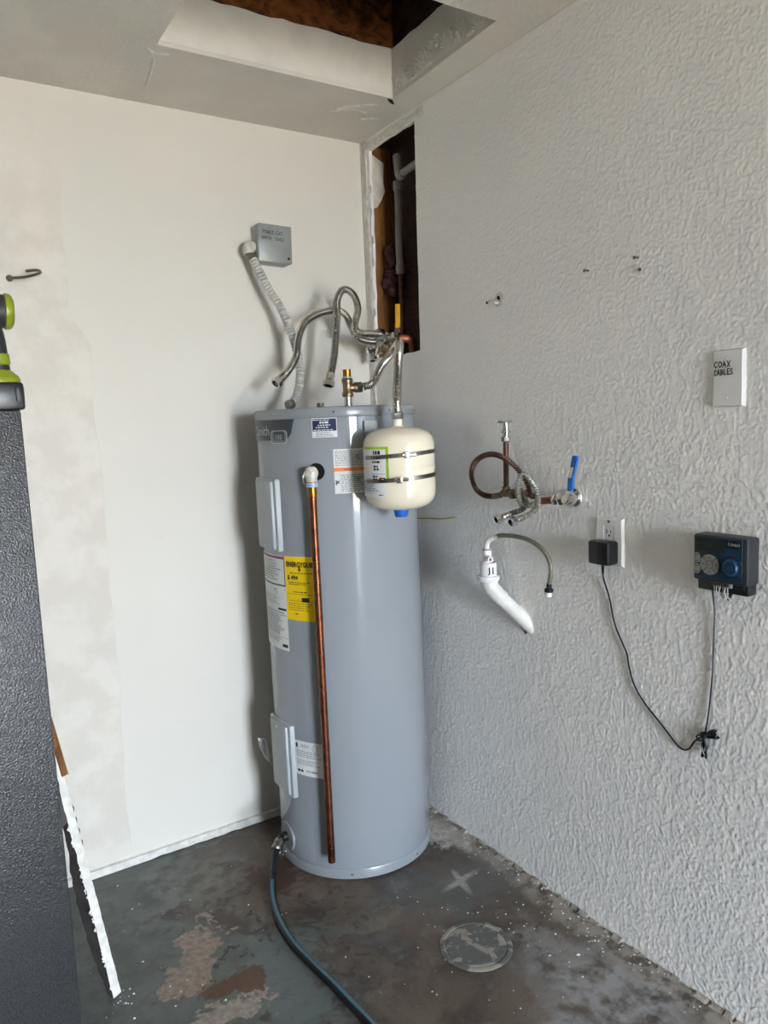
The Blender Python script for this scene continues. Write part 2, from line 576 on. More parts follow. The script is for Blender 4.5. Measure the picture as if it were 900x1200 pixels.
    def stroke(s, place, pts, w, off=.0009):
        for a, b in zip(pts, pts[1:]):
            dx, dy = b[0]-a[0], b[1]-a[1]
            L = math.hypot(dx, dy) or 1
            nx, ny = -dy/L*w/2, dx/L*w/2
            ex, ey = dx/L*w/3, dy/L*w/3
            q = [(a[0]+nx-ex, a[1]+ny-ey), (a[0]-nx-ex, a[1]-ny-ey), (b[0]-nx+ex, b[1]-ny+ey), (b[0]+nx+ex, b[1]+ny+ey)]
            s.add([place(x, y, off) for x, y in q], [(0, 1, 2, 3)])
        return s

STROKES = {
    'C': [[(.9, .85), (.5, 1), (.1, .65), (.1, .3), (.45, 0), (.9, .12)]],
    'O': [[(.5, 1), (.1, .7), (.1, .3), (.5, 0), (.9, .3), (.9, .7), (.5, 1)]],
    'A': [[(.05, 0), (.5, 1), (.9, 0)], [(.25, .4), (.8, .4)]],
    'X': [[(.1, 0), (.9, 1)], [(.1, 1), (.85, 0)]],
    'B': [[(.1, 0), (.1, 1), (.7, .85), (.6, .55), (.1, .5)], [(.6, .55), (.9, .25), (.1, 0)]],
    'L': [[(.15, 1), (.15, .05), (.85, .05)]],
    'E': [[(.85, 1), (.15, 1), (.15, 0), (.9, 0)], [(.15, .5), (.7, .5)]],
    'S': [[(.85, .9), (.4, 1), (.15, .75), (.8, .35), (.6, .02), (.1, .1)]],
    'P': [[(.15, 0), (.15, 1), (.8, .85), (.75, .55), (.15, .45)]],
    'W': [[(.05, 1), (.25, 0), (.5, .7), (.75, 0), (.95, 1)]],
    'R': [[(.15, 0), (.15, 1), (.8, .8), (.15, .5), (.85, 0)]],
    'N': [[(.1, 0), (.1, 1), (.85, 0), (.85, 1)]],
    'T': [[(.05, 1), (.95, 1)], [(.5, 1), (.5, 0)]],
    'H': [[(.1, 0), (.1, 1)], [(.85, 0), (.85, 1)], [(.1, .5), (.85, .5)]],
    'D': [[(.15, 0), (.15, 1), (.85, .6), (.8, .25), (.15, 0)]],
    'G': [[(.85, .85), (.45, 1), (.1, .5), (.45, 0), (.85, .2), (.85, .5), (.55, .5)]],
    ':': [[(.4, .7), (.55, .7)], [(.4, .15), (.55, .15)]],
}
def write(mb, place, word, u, v, cw, ch, w, seed=3, slope=0.0):
    rd = random.Random(seed)
    for i, ch_ in enumerate(word):
        for st in STROKES.get(ch_, []):
            jx, jy = rd.uniform(-.06, .06), rd.uniform(-.06, .06)
            mb.stroke(place, [(u+(i*1.18+x+jx)*cw, v+(y+jy)*ch+slope*i*cw) for x, y in st], w)
    return mb

# ------------------------------------------------------------------ objects
ORG = {}
def obj(name, mb, mat, parent=None, origin=(0, 0, 0), label=None, smooth=38):
    """link the collected shapes as ONE mesh object; its vertices are given in room coordinates"""
    org = ORG[parent.name] if parent else Vector(origin)
    me = bpy.data.meshes.new(name)
    me.from_pydata([v-org for v in mb.v], [], mb.f)
    me.materials.append(M[mat] if isinstance(mat, str) else mat)
    bm = bmesh.new()
    bm.from_mesh(me)
    bmesh.ops.recalc_face_normals(bm, faces=bm.faces)
    bm.to_mesh(me)
    bm.free()
    if smooth:
        me.polygons.foreach_set('use_smooth', [True]*len(me.polygons))
        me.set_sharp_from_angle(angle=R_(smooth))
    o = bpy.data.objects.new(name, me)
    COL.objects.link(o)
    if parent:
        o.parent = parent
    else:
        o.location = org
    ORG[o.name] = org
    if label:
        o['label'] = label
    if parent and name in ('print', 'symbol', 'wire_print'):
        o['kind'] = 'stuff'      # fine print, too small to pick apart
    return o
def tag(o, label, cat, group=None):
    o['label'] = label
    o['category'] = cat
    if group:
        o['group'] = group
    return o
def thing(name, loc, label, cat, group=None):
    o = bpy.data.objects.new(name, None)
    o.empty_display_size = .05
    COL.objects.link(o)
    o.location = loc
    ORG[o.name] = Vector(loc)
    return tag(o, label, cat, group)
def struct(name, mb, mat, smooth=0):
    o = obj(name, mb, mat, smooth=smooth)
    o['kind'] = 'structure'
    return o
def on_right(c=0.0):      # a point on (or off) the right wall: u runs along -y
    return lambda u, v, o: Vector((c-o, -u, v))
def on_back(c=0.0):
    return lambda u, v, o: Vector((u, c-o, v))
def on_floor(z=0.0):
    return lambda u, v, o: Vector((u, v, z+o))
def on_cyl(cx, cy, r):    # u is arc length measured from angle 0
    return lambda u, v, o: Vector((cx+(r+o)*math.cos(u/r), cy+(r+o)*math.sin(u/r), v))

H = 2.479
WEST, BACK = -4.6, 0.0
# ---- the room
def build_room():
    fl = struct('floor', MB().box(WEST-.1, .02, FRONT, .02, -.1, 0), 'floor')
    struct('driveway', MB().box(-14, 10, -22, FRONT, -.12, -.02), 'concrete')
    wb = MB().prism([(WEST, 0), (0.013, 0), (0.013, H), (WEST, H)], [], on_back(), -.10, 0)
    struct('wall_back', wb, 'wall_back')
    # right wall: a drywall sheet with the ragged opening cut beside the corner
    rd = random.Random(5)
    hole = [(.061, 2.433)]
    for i in range(1, 7):
        t = i/7
        hole.append((.061+t*.292+rd.uniform(-.002, .002), 2.433+t*.008+rd.uniform(-.004, .004)))
    hole += [(.353, 2.441)]
    for i in range(1, 12):
        t = i/12
        hole.append((.353-t*.014+rd.uniform(-.0015, .0015), 2.441-t*.75))
    hole += [(.339, 1.691), (.30, 1.688), (.262, 1.689), (.22, 1.684), (.15, 1.683), (.10, 1.69), (.052, 1.69)]
    for i in range(1, 16):
        t = i/16
        hole.append((.052+t*.008+rd.uniform(-.003, .003), 1.69+t*.743))
    weep = [(.832+.020*math.cos(a)*1.0, .822+.034*math.sin(a)) for a in [k*math.pi/6 for k in range(12)]]
    wr = MB().prism([(0, 0), (-FRONT, 0), (-FRONT, H), (0, H)], [hole, weep], on_right(), -.013, 0)
    # sprayed texture coat: a fine relief of real bumps over the part in view
    nu, nz, cell = 680, 954, .0026
    def inside(u, z):
        c = False
        for L in (hole, weep):
            for (a, b), (d, e) in zip(L, L[1:]+L[:1]):
                if (b > z) != (e > z) and u < (d-a)*(z-b)/(e-b)+a:
                    c = not c
        return c
    base = len(wr.v)
    idx = {}
    for j in range(nz):
        z = .002+j*(H-.004)/(nz-1)
        for i in range(nu):
            u = .001+i*cell
            if (u < .37 and z > 1.67 or .80 < u < .87 and .77 < z < .87) and inside(u, z):
                continue
            n = mnoise.noise((u*172, z*150, 1.7))+.45*mnoise.noise((u*75, z*60, 5.1))
            k = min(1, max(0, (n+.10)/.50))
            h = .0003+.0010*k*k*(3-2*k)
            if u < .06:
                h = .0003+(h-.0003)*u/.06
            idx[i, j] = len(wr.v)
            wr.v.append(Vector((-h, -u, z)))
    for j in range(nz-1):
        for i in range(nu-1):
            q = [idx.get(p) for p in ((i, j), (i+1, j), (i+1, j+1), (i, j+1))]
            if None not in q:
                wr.f.append(tuple(q))
    w = struct('wall_right', wr, 'wall_right', smooth=75)
    # inside of the wall; sheathing and insulation carry the cavity's shade in their colour
    st = MB().box(.0132, .10, -.052, .02, 0, 2.9)
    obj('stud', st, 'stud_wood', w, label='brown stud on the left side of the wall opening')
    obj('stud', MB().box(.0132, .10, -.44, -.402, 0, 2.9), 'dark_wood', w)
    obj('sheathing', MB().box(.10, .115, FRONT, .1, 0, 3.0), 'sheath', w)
    obj('top_plate', MB().box(.014, .10, -.402, -.052, 2.455, 2.54), 'dark_wood', w)
    obj('sill_plate', MB().box(.014, .10, -.402, -.052, 0.0, .04), 'dark_wood', w)
    sc = MB().prism([(-.0135, 2.425), (-.065, 2.40), (-.060, 2.33), (-.066, 2.30), (-.048, 2.265), (-.03, 2.24), (-.0135, 2.235)], [],
                    lambda u, v, o: Vector((-u, -.052-o, v)), 0, .006)
    obj('drywall_scrap', sc, 'drywall_edge', w)
    bp = MB()
    for k in range(16):
        q = Vector((.060+rd.uniform(-.012, .016), -.088+rd.uniform(-.026, .018), 1.93+.012*k*.75+rd.uniform(-.02, .02)))
        R0 = rd.uniform(.016, .028)
        bp.lathe([(0, -R0), (R0*.7, -R0*.7), (R0, 0), (R0*.72, R0*.7), (0, R0)], q, (rd.uniform(-1, 1), rd.uniform(-1, 1), 1), 8)
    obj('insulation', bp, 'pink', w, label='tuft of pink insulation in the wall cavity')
    # torn paper and corner bead round the opening
    cb = []
    for i in range(34):
        z = 1.50+i*(H-1.505)/33
        cb.append((z, .012+rd.uniform(-.003, .003), .046+rd.uniform(-.005, .006)))
    s = MB()
    for (z0, a0, b0), (z1, a1, b1) in zip(cb, cb[1:]):
        s.add([Vector((-.0005, -a0, z0)), Vector((-.0038, -a0-.006, z0)), Vector((-.0045, -b0+.004, z0)), Vector((-.0002, -b0, z0)),
               Vector((-.0005, -a1, z1)), Vector((-.0038, -a1-.006, z1)), Vector((-.0045, -b1+.004, z1)), Vector((-.0002, -b1, z1))],
              [(0, 1, 5, 4), (1, 2, 6, 5), (2, 3, 7, 6)])
    obj('corner_bead', s, 'lumpy_white', w, smooth=20, label='ragged painted corner bead beside the wall opening')
    tp = []
    for i in range(16):
        u = .02+i*.026
        tp.append((u, 2.441+rd.uniform(-.004, .005), 2.468+rd.uniform(-.004, .004)))
    s = MB()
    for (u0, a0, b0), (u1, a1, b1) in zip(tp, tp[1:]):
        s.add([Vector((-.0002, -u0, a0)), Vector((-.006, -u0, a0+.005)), Vector((-.005, -u0, b0-.004)), Vector((-.0002, -u0, b0)),
               Vector((-.0002, -u1, a1)), Vector((-.006, -u1, a1+.005)), Vector((-.005, -u1, b1-.004)), Vector((-.0002, -u1, b1))],
              [(0, 1, 5, 4), (1, 2, 6, 5), (2, 3, 7, 6)])
    obj('torn_edge', s, 'lumpy_white', w, smooth=20)
    for z, u, k in ((2.10, .064, .012), (2.02, .062, .010), (1.90, .060, .007), (2.28, .064, .009), (1.84, .058, .008), (2.20, .062, .008)):
        fk = MB().add([Vector((-.002, -u+.008, z)), Vector((-.003, -u-k, z+.006)), Vector((-.002, -u-k*.6, z+.03)), Vector((-.002, -u+.006, z+.036)), Vector((.004, -u-k*.4, z+.018))],
               [(0, 1, 4), (1, 2, 4), (2, 3, 4), (0, 4, 3)])
        obj('paper_flake', fk, 'white_paint', w, smooth=0)
    # far walls
    wl = MB().box(WEST-.1, WEST, FRONT, .1, 0, 2.6)
    struct('wall_left', wl, 'far_wall')
    x0, x1, z0, z1 = DOOR
    wf = MB().prism([(WEST, 0), (x0, 0), (x0, z1), (x1, z1), (x1, 0), (.013, 0), (.013, 2.6), (WEST, 2.6)], [], on_back(FRONT), 0, .1)
    struct('wall_front', wf, 'front_wall')
    # ceiling with the attic opening
    hx0, hx1, hy0, hy1 = -.857, -.105, -.90, -.38
    ce = MB().prism([(WEST, FRONT), (.1, FRONT), (.1, .1), (WEST, .1)],
                    [[(hx0, hy0), (hx1-.013, hy0), (hx1+.005, hy1), (hx0, hy1)]], on_floor(H), 0, .013)
    c = struct('ceiling', ce, 'ceiling')
    t = .012
    top = 2.628
    sp = MB().prism([(hx0, H+.0131), (hx1+.005, H+.0131)] + [(hx1+.005-(i/20)*(hx1-hx0+.005), top+rd.uniform(-.003, .004)) for i in range(21)], [], on_back(hy1), -t, 0)
    obj('shaft_panel', sp, 'white_paint', c)
    sl = [(.38, H+.0131), (.90, H+.0131)] + [(.90-.52*i/14, top+rd.uniform(-.003, .003)) for i in range(15)]
    # right lining follows the slightly skewed edge
    def lining(u, v, o):
        k = (u-.38)/.52
        return Vector((hx1+.005-.018*k+o, -u, v))
    obj('shaft_panel', MB().prism(sl, [], lining, 0, t), 'white_paint', c)
    obj('shaft_panel', MB().box(hx0-t, hx0, hy0, hy1, H+.0131, top), 'white_paint', c)
    obj('shaft_panel', MB().box(hx0, hx1, hy0-t, hy0, H+.0131, top), 'white_paint', c)
    # torn paint along the right lining's lower edge
    s = MB()
    for i in range(90):
        u = .40+rd.random()*.48
        k = (u-.38)/.52
        z = H+.016+(.020+.05*math.sin((u-.38)*6))*rd.random()
        r = rd.uniform(.004, .011)
        p = Vector((hx1+.005-.018*k, -u, z))
        s.add([p+Vector((0, -r*1.6, -r*.4)), p+Vector((-.005, 0, -r)), p+Vector((0, r*1.6, -r*.2)), p+Vector((-.003, r*.3, r)), p+Vector((-.007, -r*.3, 0))],
              [(0, 1, 4), (1, 2, 4), (2, 3, 4), (3, 0, 4)])
    for pts in ([(-.235, -.200), (-.200, -.232), (-.165, -.250), (-.120, -.245)], [(-.225, -.235), (-.185, -.262), (-.150, -.285)], [(-.110, -.195), (-.085, -.215), (-.060, -.222)], [(-.215, -.255), (-.160, -.300), (-.120, -.318)], [(-.845, -.30), (-.828, -.20), (-.815, -.10)], [(-.875, -.35), (-.850, -.33), (-.812, -.34)]):
        Q = spline([(x, y, H) for x, y in pts], .008)
        for p, q in zip(Q, Q[1:]):
            d = (q-p).normalized()
            n_ = Vector((-d.y, d.x, 0))
            w0, h0 = rd.uniform(.004, .009), rd.uniform(.0015, .0045)
            s.add([p-n_*w0, p-n_*.001+Vector((0, 0, -h0)), p+n_*w0*.6, q-n_*w0, q-n_*.001+Vector((0, 0, -h0)), q+n_*w0*.6], [(0, 1, 4, 3), (1, 2, 5, 4)])
    tr = [(.382+.516*i/60, .022+.030*math.sin(1.0+i/60*2.1)+rd.uniform(-.010, .014)) for i in range(61)]
    for (ua, ha), (ub, hb) in zip(tr, tr[1:]):
        p, q, p2, q2 = lining(ua, H+.0135, -.0004), lining(ub, H+.0135, -.0004), lining(ua, H+.0135+ha, -.002-.002*rd.random()), lining(ub, H+.0135+hb, -.002-.002*rd.random())
        s.add([p, q, q2, p2, lining(ua, H+.0155+ha, -.0003), lining(ub, H+.0155+hb, -.0003)], [(0, 1, 2, 3), (3, 2, 5, 4)])
    o = obj('peeling_paint', s, 'white_paint', c, smooth=0)
    o['kind'] = 'stuff'
    ch = MB().prism([(-.118, -.376), (-.098, -.372), (-.080, -.356), (-.098, -.360)], [], on_floor(H), -.006, .001)  # near-black sliver painted in for the shade of a gap
    obj('dark_gap', ch, 'dark_hole', c, smooth=0)
    # attic framing above the lining
    obj('joist', MB().box(-1.5, .05, hy1+.002, hy1+.04, H+.02, 2.95), 'attic_wood', c, label='amber brown attic joist above the white lining')
    obj('joist', MB().box(hx1+.013, hx1+.05, -1.3, hy1, H+.02, 2.95), 'dark_wood', c, label='dark joist at the right of the attic opening')
    obj('joist', MB().box(hx0-.05, hx0-.013, -1.3, hy1, H+.02, 2.95), 'dark_wood', c)
    obj('joist', MB().box(-1.5, .05, hy0-.05, hy0-.013, H+.02, 2.95), 'dark_wood', c)
    obj('attic_cover', MB().box(WEST-.1, .115, FRONT, .1, 2.95, 3.0), 'dark_wood', c)  # unseen cover added to keep sky light out of the attic
    # skirting strips
    bb = []
    for i in range(60):
        x = -1.9+i*1.9/59
        bb.append((x, .029+rd.uniform(-.0012, .0012), .0015+max(0, rd.uniform(-.006, .004)), .011+rd.uniform(-.001, .001)))
    s = MB()
    for (xa, ta, ba, da), (xb, tb, b2, db) in zip(bb, bb[1:]):
        s.add([Vector((xa, 0, ta)), Vector((xa, -da, ta-.002)), Vector((xa, -da, ba)), Vector((xb, 0, tb)), Vector((xb, -db, tb-.002)), Vector((xb, -db, b2)), Vector((xa, 0, ba)), Vector((xb, 0, b2))],
              [(0, 1, 4, 3), (1, 2, 5, 4), (2, 6, 7, 5)])
    struct('baseboard_back', s, 'lumpy_white')
    s = MB()
    y = -.02
    while y > -2.2:
        L = rd.uniform(.018, .05)
        w_ = rd.uniform(.006, .020)
        h = rd.uniform(.004, .014)
        if rd.random() < .8:
            vs = [Vector((0, y, 0)), Vector((-w_, y-L*.15, 0)), Vector((-w_*rd.uniform(.6, 1.1), y-L*.9, 0)), Vector((0, y-L, 0)),
                  Vector((0, y-L*.1, h)), Vector((-w_*.6, y-L*.3, h*.8)), Vector((-w_*.5, y-L*.8, h*.7)), Vector((0, y-L*.95, h))]
            s.add(vs, [(0, 1, 5, 4), (1, 2, 6, 5), (2, 3, 7, 6), (4, 5, 6, 7)])
        y -= L*.9
    struct('baseboard_right', s, 'lip')
    # round plug in the slab
    pc = (-.338, -.979, 0)
    p = MB().lathe([(.100, -.002), (.100, .0015), (.094, .003), (.088, .0030), (.086, .0010), (.083, .0010), (.081, .0028), (.0, .0028)], pc, (0, 0, 1), 48)
    obj('cleanout_plug', p, 'plug', fl, label='round mottled plug set in the concrete floor')
    # plaster crumbs
    s = MB()
    spots = []
    for i in range(120):
        spots.append((-abs(rd.gauss(0, .045))-.008, -.35-1.3*rd.random()))
    for i in range(90):
        spots.append((-.30+rd.gauss(0, .16), -1.0+rd.gauss(0, .2)))
    for i in range(40):
        spots.append((-1.0+rd.gauss(0, .2), -.5+rd.gauss(0, .2)))
    for i in range(14):
        spots.append((-1.2+rd.gauss(0, .02), -.60+rd.gauss(0, .02)))
    for x, y in spots:
        if x > -.004 or math.hypot(x+.324, y+.297) < .275 or y > -.02:
            continue
        r = rd.uniform(.0012, .0034)*(1.5 if rd.random() < .08 else 1)
        a = rd.random()*6
        q = [Vector((x+r*math.cos(a+k*1.57)*rd.uniform(.6, 1.4), y+r*math.sin(a+k*1.57)*rd.uniform(.6, 1.4), .0002)) for k in range(4)]
        s.add(q+[Vector((x, y, r*.9))], [(0, 1, 4), (1, 2, 4), (2, 3, 4), (3, 0, 4)])
    o = obj('plaster_crumbs', s, 'debris', smooth=0)
    o['kind'] = 'stuff'
    tag(o, 'white plaster crumbs scattered over the concrete floor', 'debris')
build_room()

# ---- water heater
TX, TY, TR = -.3237, -.2967, .2613
def build_heater():
    t = thing('water_heater', (TX, TY, 0), 'tall grey cylindrical water heater standing in the corner', 'water heater')
    P = on_cyl(TX, TY, TR)
    U = lambda deg: R_(deg)*TR
    obj('base_ring', MB().lathe([(0, .001), (.258, .001), (.2635, .004), (.2640, .032), (.2615, .036), (.25, .037), (0, .037)], (TX, TY, 0), n=96), 'tank_trim', t)
    obj('jacket', MB().lathe([(.25, .036), (TR-.001, .0362), (TR, .038), (TR, 1.470), (TR-.001, 1.471), (.25, 1.472)], (TX, TY, 0), n=96), 'tank', t)
    obj('top_lid', MB().lathe([(.25, 1.4715), (.2630, 1.4715), (.2638, 1.473), (.2638, 1.497), (.2615, 1.5005), (.256, 1.502), (0, 1.502)], (TX, TY, 0), n=96), 'tank_trim', t)
    for d, z in ((-119.7, 1.487), (-163.4, 1.487), (-80, 1.487), (-122.8, .020), (175, .022), (-70, .02)):
        a = R_(d)
        o = Vector((TX+.2636*math.cos(a), TY+.2636*math.sin(a), z))
        obj('screw', MB().lathe([(0.0042, 0), (.0042, .001), (.003, .0025), (0, .003)], o, (math.cos(a), math.sin(a), 0), 10), 'chrome', t)
    obj('front_seam', MB().patch(P, U(-196), U(-150), .045, 1.404, .0003, 24), 'tank', t)
    # badge band
    u0, u1 = U(-205), U(-147)
    pts = [(u0, 1.408), (u1-.045, 1.408), (u1-.022, 1.418), (u1-.010, 1.432), (u1-.003, 1.450), (u1, 1.470), (u0, 1.470)]
    band = MB()
    n = 20
    for i in range(n):
        ua, ub = u0+(u1-u0)*i/n, u0+(u1-u0)*(i+1)/n
        def low(u):
            x = u1-u
            return 1.408 if x > .045 else 1.470-.062*math.sqrt(max(0, 1-(1-x/.045)**2))
        band.add([P(ua, low(ua), .0018), P(ub, low(ub), .0018), P(ub, 1.470, .0018), P(ua, 1.470, .0018)], [(0, 1, 2, 3)])
    bd = obj('badge_band', band, 'logo', t)
    obj('lettering', MB().text(P, 'A. O. Smith', U(-169.5), 1.424, .042, .0026, 'RIGHT'), 'logo_light', bd)
    rb = MB()
    a0, a1, z0, z1 = U(-168), U(-153), 1.398, 1.438
    out = []
    for cx, cy, st in ((a1-.01, z1-.01, 0), (a0+.01, z1-.01, 90), (a0+.01, z0+.01, 180), (a1-.01, z0+.01, 270)):
        out += [(cx+.01*math.cos(R_(st+k*30)), cy+.01*math.sin(R_(st+k*30))) for k in range(4)]
    rb.prism(out, [], P, 0, .0030)
    b2 = obj('size_badge', rb, 'badge_grey', t)
    tx = MB().text(P, '100', (a0+a1)/2, 1.410, .022, .0042, 'CENTER')
    inn = [(((a0+a1)/2)+(x-(a0+a1)/2)*.93, ((z0+z1)/2)+(y-(z0+z1)/2)*.88) for x, y in out]
    for i in range(len(out)):
        j = (i+1) % len(out)
        tx.add([P(*out[i], .0036), P(*out[j], .0036), P(*inn[j], .0036), P(*inn[i], .0036)], [(0, 1, 2, 3)])
    obj('lettering', tx, 'logo_light', b2)
    # access panels
    for k, (z0, z1) in enumerate(((1.062, 1.290), (.252, .497))):
        xo = TX-TR
        p = MB()
        p.obox((xo+.024, TY-.002, (z0+z1)/2), ((0, 1, 0), (0, 0, 1), (1, 0, 0)), (.076, (z1-z0)/2, .029), .006)
        p.obox((xo-.004, TY-.002, (z0+z1)/2), ((0, 1, 0), (0, 0, 1), (1, 0, 0)), (.060, (z1-z0)/2-.006, .010), .007)
        pn = obj('access_panel', p, 'panel', t, label='upper pale access panel' if k == 0 else 'lower pale access panel')
        for dz in (-.5, .5):
            s = MB().lathe([(.005, 0), (.005, .002), (.003, .003), (0, .003)], (xo-.014, TY-.002, (z0+z1)/2+dz*(z1-z0-.04)), (-1, 0, 0), 10)
            obj('panel_screw', s, 'steel', pn)
    # navy sticker
    a, b = U(-134.6), U(-118.0)
    l = obj('service_sticker', MB().patch(P, a, b, 1.412, 1.4695, .0006), 'paper', t, label='navy and white sticker near the top')
    obj('navy_field', MB().quad(P, a+.002, b-.002, 1.431, 1.467, .0010, 8), 'navy', l)
    w = MB().lines(P, a+.004, b-.004, 1.4615, 1.4655, 1, .6, .0015, 3).lines(P, a+.024, b-.018, 1.4515, 1.4590, 1, .8, .0015, 41)
    w.lines(P, a+.018, b-.014, 1.4455, 1.4500, 1, .7, .0015, 42).lines(P, a+.012, b-.012, 1.439, 1.444, 1, .6, .0015, 4).lines(P, a+.005, b-.004, 1.432, 1.436, 1, .6, .0015, 5)
    obj('print', w, 'paper', l)
    obj('print', MB().lines(P, a+.012, b-.008, 1.414, 1.429, 4, .5, .0012, 6), 'grey_ink', l)
    # warning label
    a, b = U(-121.4), U(-92)
    l = obj('warning_label', MB().patch(P, a, b, 1.242, 1.376, .0006), 'paper', t, label='white warning label with an orange band')
    obj('orange_band', MB().quad(P, a, b, 1.309, 1.320, .0010, 10), 'orange', l)
    w = MB().lines(P, a+.004, b-.004, 1.324, 1.371, 9, .5, .0013, 8).lines(P, a+.020, b-.004, 1.246, 1.300, 9, .5, .0013, 9)
    w.quad(P, a, b, 1.3755, 1.3765, .0013, 8).quad(P, a+.0165, a+.0172, 1.243, 1.304, .0013)
    obj('print', w, 'grey_ink', l)
    w = MB().text(P, 'WARNING', a+.030, 1.3115, .0075, .0015)
    for st in ([(0, 0), (.007, .004), (.013, .002)], [(.001, .009), (.006, .004), (.004, -.003)], [(.007, .004), (.012, .009)], [(.005, .010), (.006, .004)]):
        w.stroke(P, [(a+.002+x, 1.272+y) for x, y in st], .0026, .0014)
    obj('symbol', w, 'ink', l)
    # energy guide
    a, b = U(-162.4), U(-136.5)
    l = obj('energy_label', MB().patch(P, a, b, .848, 1.050, .0008), 'yellow', t, label='yellow energy label half behind the copper pipe')
    w = MB().text(P, 'ENERGYGUIDE', a+.008, 1.018, .0215, .0016, 'LEFT', 0, .80, .0009)
    w.add([P(a+.056, 1.020, .0016), P(a+.062, 1.020, .0016), P(a+.062, 1.011, .0016), P(a+.066, 1.011, .0016), P(a+.059, 1.003, .0016), P(a+.052, 1.011, .0016), P(a+.056, 1.011, .0016)], [(0, 1, 2, 3, 4, 5, 6)])
    w.text(P, '$ 494', a+.010, .978, .018, .0016, 'LEFT', 0, 1.0, .0007)
    w.lines(P, a+.022, b-.012, .996, 1.001, 1, .5, .0014, 2).lines(P, a+.014, b-.012, .960, .972, 2, .4, .0014, 3)
    w.lines(P, a+.03, b-.018, .936, .941, 1, .6, .0014, 4).quad(P, a+.008, b-.004, .9315, .9325, .0014, 8)
    w.quad(P, a+.062, a+.088, .908, .922, .0015, 3).quad(P, a+.012, b-.002, .9105, .9115, .0014, 8)
    w.lines(P, a+.034, a+.05, .866, .872, 1, .5, .0014, 5)
    w.add([P(a+.084, .971, .0015), P(a+.092, .971, .0015), P(a+.088, .966, .0015)], [(0, 1, 2)])
    obj('print', w, 'ink', l)
    obj('print', MB().lines(P, a+.008, b-.006, .878, .906, 4, .4, .0013, 7), plain('brown_print', '#8e7a18', .6), l)
    # two white labels left of it
    a, b = U(-199), U(-162.7)
    l = obj('instruction_label', MB().patch(P, a, b, .952, 1.048, .0007), 'paper', t, label='white instruction label with a maroon header')
    obj('header', MB().quad(P, a+.002, b-.002, 1.0375, 1.046, .0012, 8), 'red_ink', l)
    w = MB().quad(P, a, b, .952, .9555, .0012, 8).quad(P, b-.003, b, .952, 1.048, .0012)
    obj('border', w, 'ink', l)
    obj('print', MB().lines(P, a+.02, b-.012, .965, 1.034, 8, .4, .0012, 11), 'grey_ink', l)
    l = obj('instruction_label', MB().patch(P, a, b, .742, .950, .0007), 'paper', t, label='long white instruction label with small print')
    w = MB().quad(P, b-.045, b-.002, .872, .879, .0012, 4).quad(P, a, b-.002, .8555, .857, .0012, 8).quad(P, a, b-.002, .782, .783, .0012, 8)
    w.quad(P, b-.032, b-.004, .752, .762, .0012, 3)
    for k in range(10):
        aa, bb_ = R_(k*36-60), R_((k+1)*36-60)
        if k < 7:
            w.stroke(P, [(b-.055+.009*math.cos(aa), .930+.009*math.sin(aa)), (b-.055+.009*math.cos(bb_), .930+.009*math.sin(bb_))], .002, .0013)
    obj('print', w, 'ink', l)
    w = MB().lines(P, a+.02, b-.010, .888, .918, 5, .4, .0012, 12).lines(P, a+.02, b-.008, .790, .852, 10, .5, .0012, 13).lines(P, a+.02, b-.01, .764, .779, 2, .4, .0012, 14).lines(P, a+.02, b-.01, .860, .870, 1, .4, .0012, 15)
    obj('print', w, 'grey_ink', l)
    # rating plate
    a, b = U(-163.2), U(-137.5)
    l = obj('rating_label', MB().patch(P, a, b, .338, .452, .0007), 'paper', t, label='white rating label low on the tank')
    w = MB().lines(P, a+.028, b-.045, .432, .443, 2, .5, .0012, 21).lines(P, a+.008, b-.010, .398, .422, 4, .45, .0012, 22).lines(P, a+.008, b-.015, .372, .392, 3, .4, .0012, 23)
    w.lines(P, a+.045, b-.030, .350, .358, 1, .6, .0012, 24)
    for k in range(12):
        aa, bb_ = R_(k*30), R_(k*30+30)
        w.stroke(P, [(a+.082+.010*math.cos(aa), .434+.010*math.sin(aa)), (a+.082+.010*math.cos(bb_), .434+.010*math.sin(bb_))], .0018, .0013)
    w.text(P, 'UL', a+.0765, .430, .010, .0013)
    obj('print', w, 'grey_ink', l)
    w = MB().lines(P, a+.010, a+.040, .346, .356, 1, .8, .0013, 25).lines(P, a+.072, a+.09, .350, .356, 1, .8, .0013, 26)
    w.add([P(a+.006, .440, .0013), P(a+.012, .446, .0013), P(a+.016, .438, .0013), P(a+.013, .426, .0013), P(a+.007, .430, .0013)], [(0, 1, 2, 3, 4)])
    obj('print', w, 'ink', l)
    # relief valve and copper discharge pipe
    a = R_(-134.3)
    d = Vector((math.cos(a), math.sin(a), 0))
    c = Vector((TX, TY, 1.308))+d*TR
    obj('valve_opening', MB().lathe([(0, .0006), (.021, .0006), (.024, .0016), (.026, .0008)], c+Vector((.004, -.004, .003)), d, 24), 'dark_hole', t)
    v = MB().cyl(c-d*.01, c+d*.030, .0115, 14, .001)
    v.lathe([(0, 0), (.019, 0), (.021, .003), (.021, .014), (.018, .018), (.012, .020), (.010, .026), (0, .026)], c+d*.024, d+Vector((-.25, 0, .1)), 20)
    v.lathe([(.0155, -.024), (.0165, -.02), (.0165, .006), (.010, .012), (0, .012)], c+d*.034, (0, 0, 1), 18)
    rv = obj('relief_valve', v, 'conn', t)
    s = spline([c+d*.046+Vector((-.016, -.002, .008)), c+d*.05+Vector((-.022, 0, -.008)), c+d*.046+Vector((-.022, 0, -.026)), c+d*.042+Vector((-.016, 0, -.032))], .004)
    obj('lever', MB().tube(s, .0022, 6), 'steel', rv)
    px = c+d*.034
    pb = Vector((px.x-.002, px.y, .083))
    ob = obj('discharge_pipe', MB().tube([px+Vector((0, 0, -.045)), pb.lerp(px, .5), pb], .0118, 20), 'copper', t, label='long copper discharge pipe down the front')
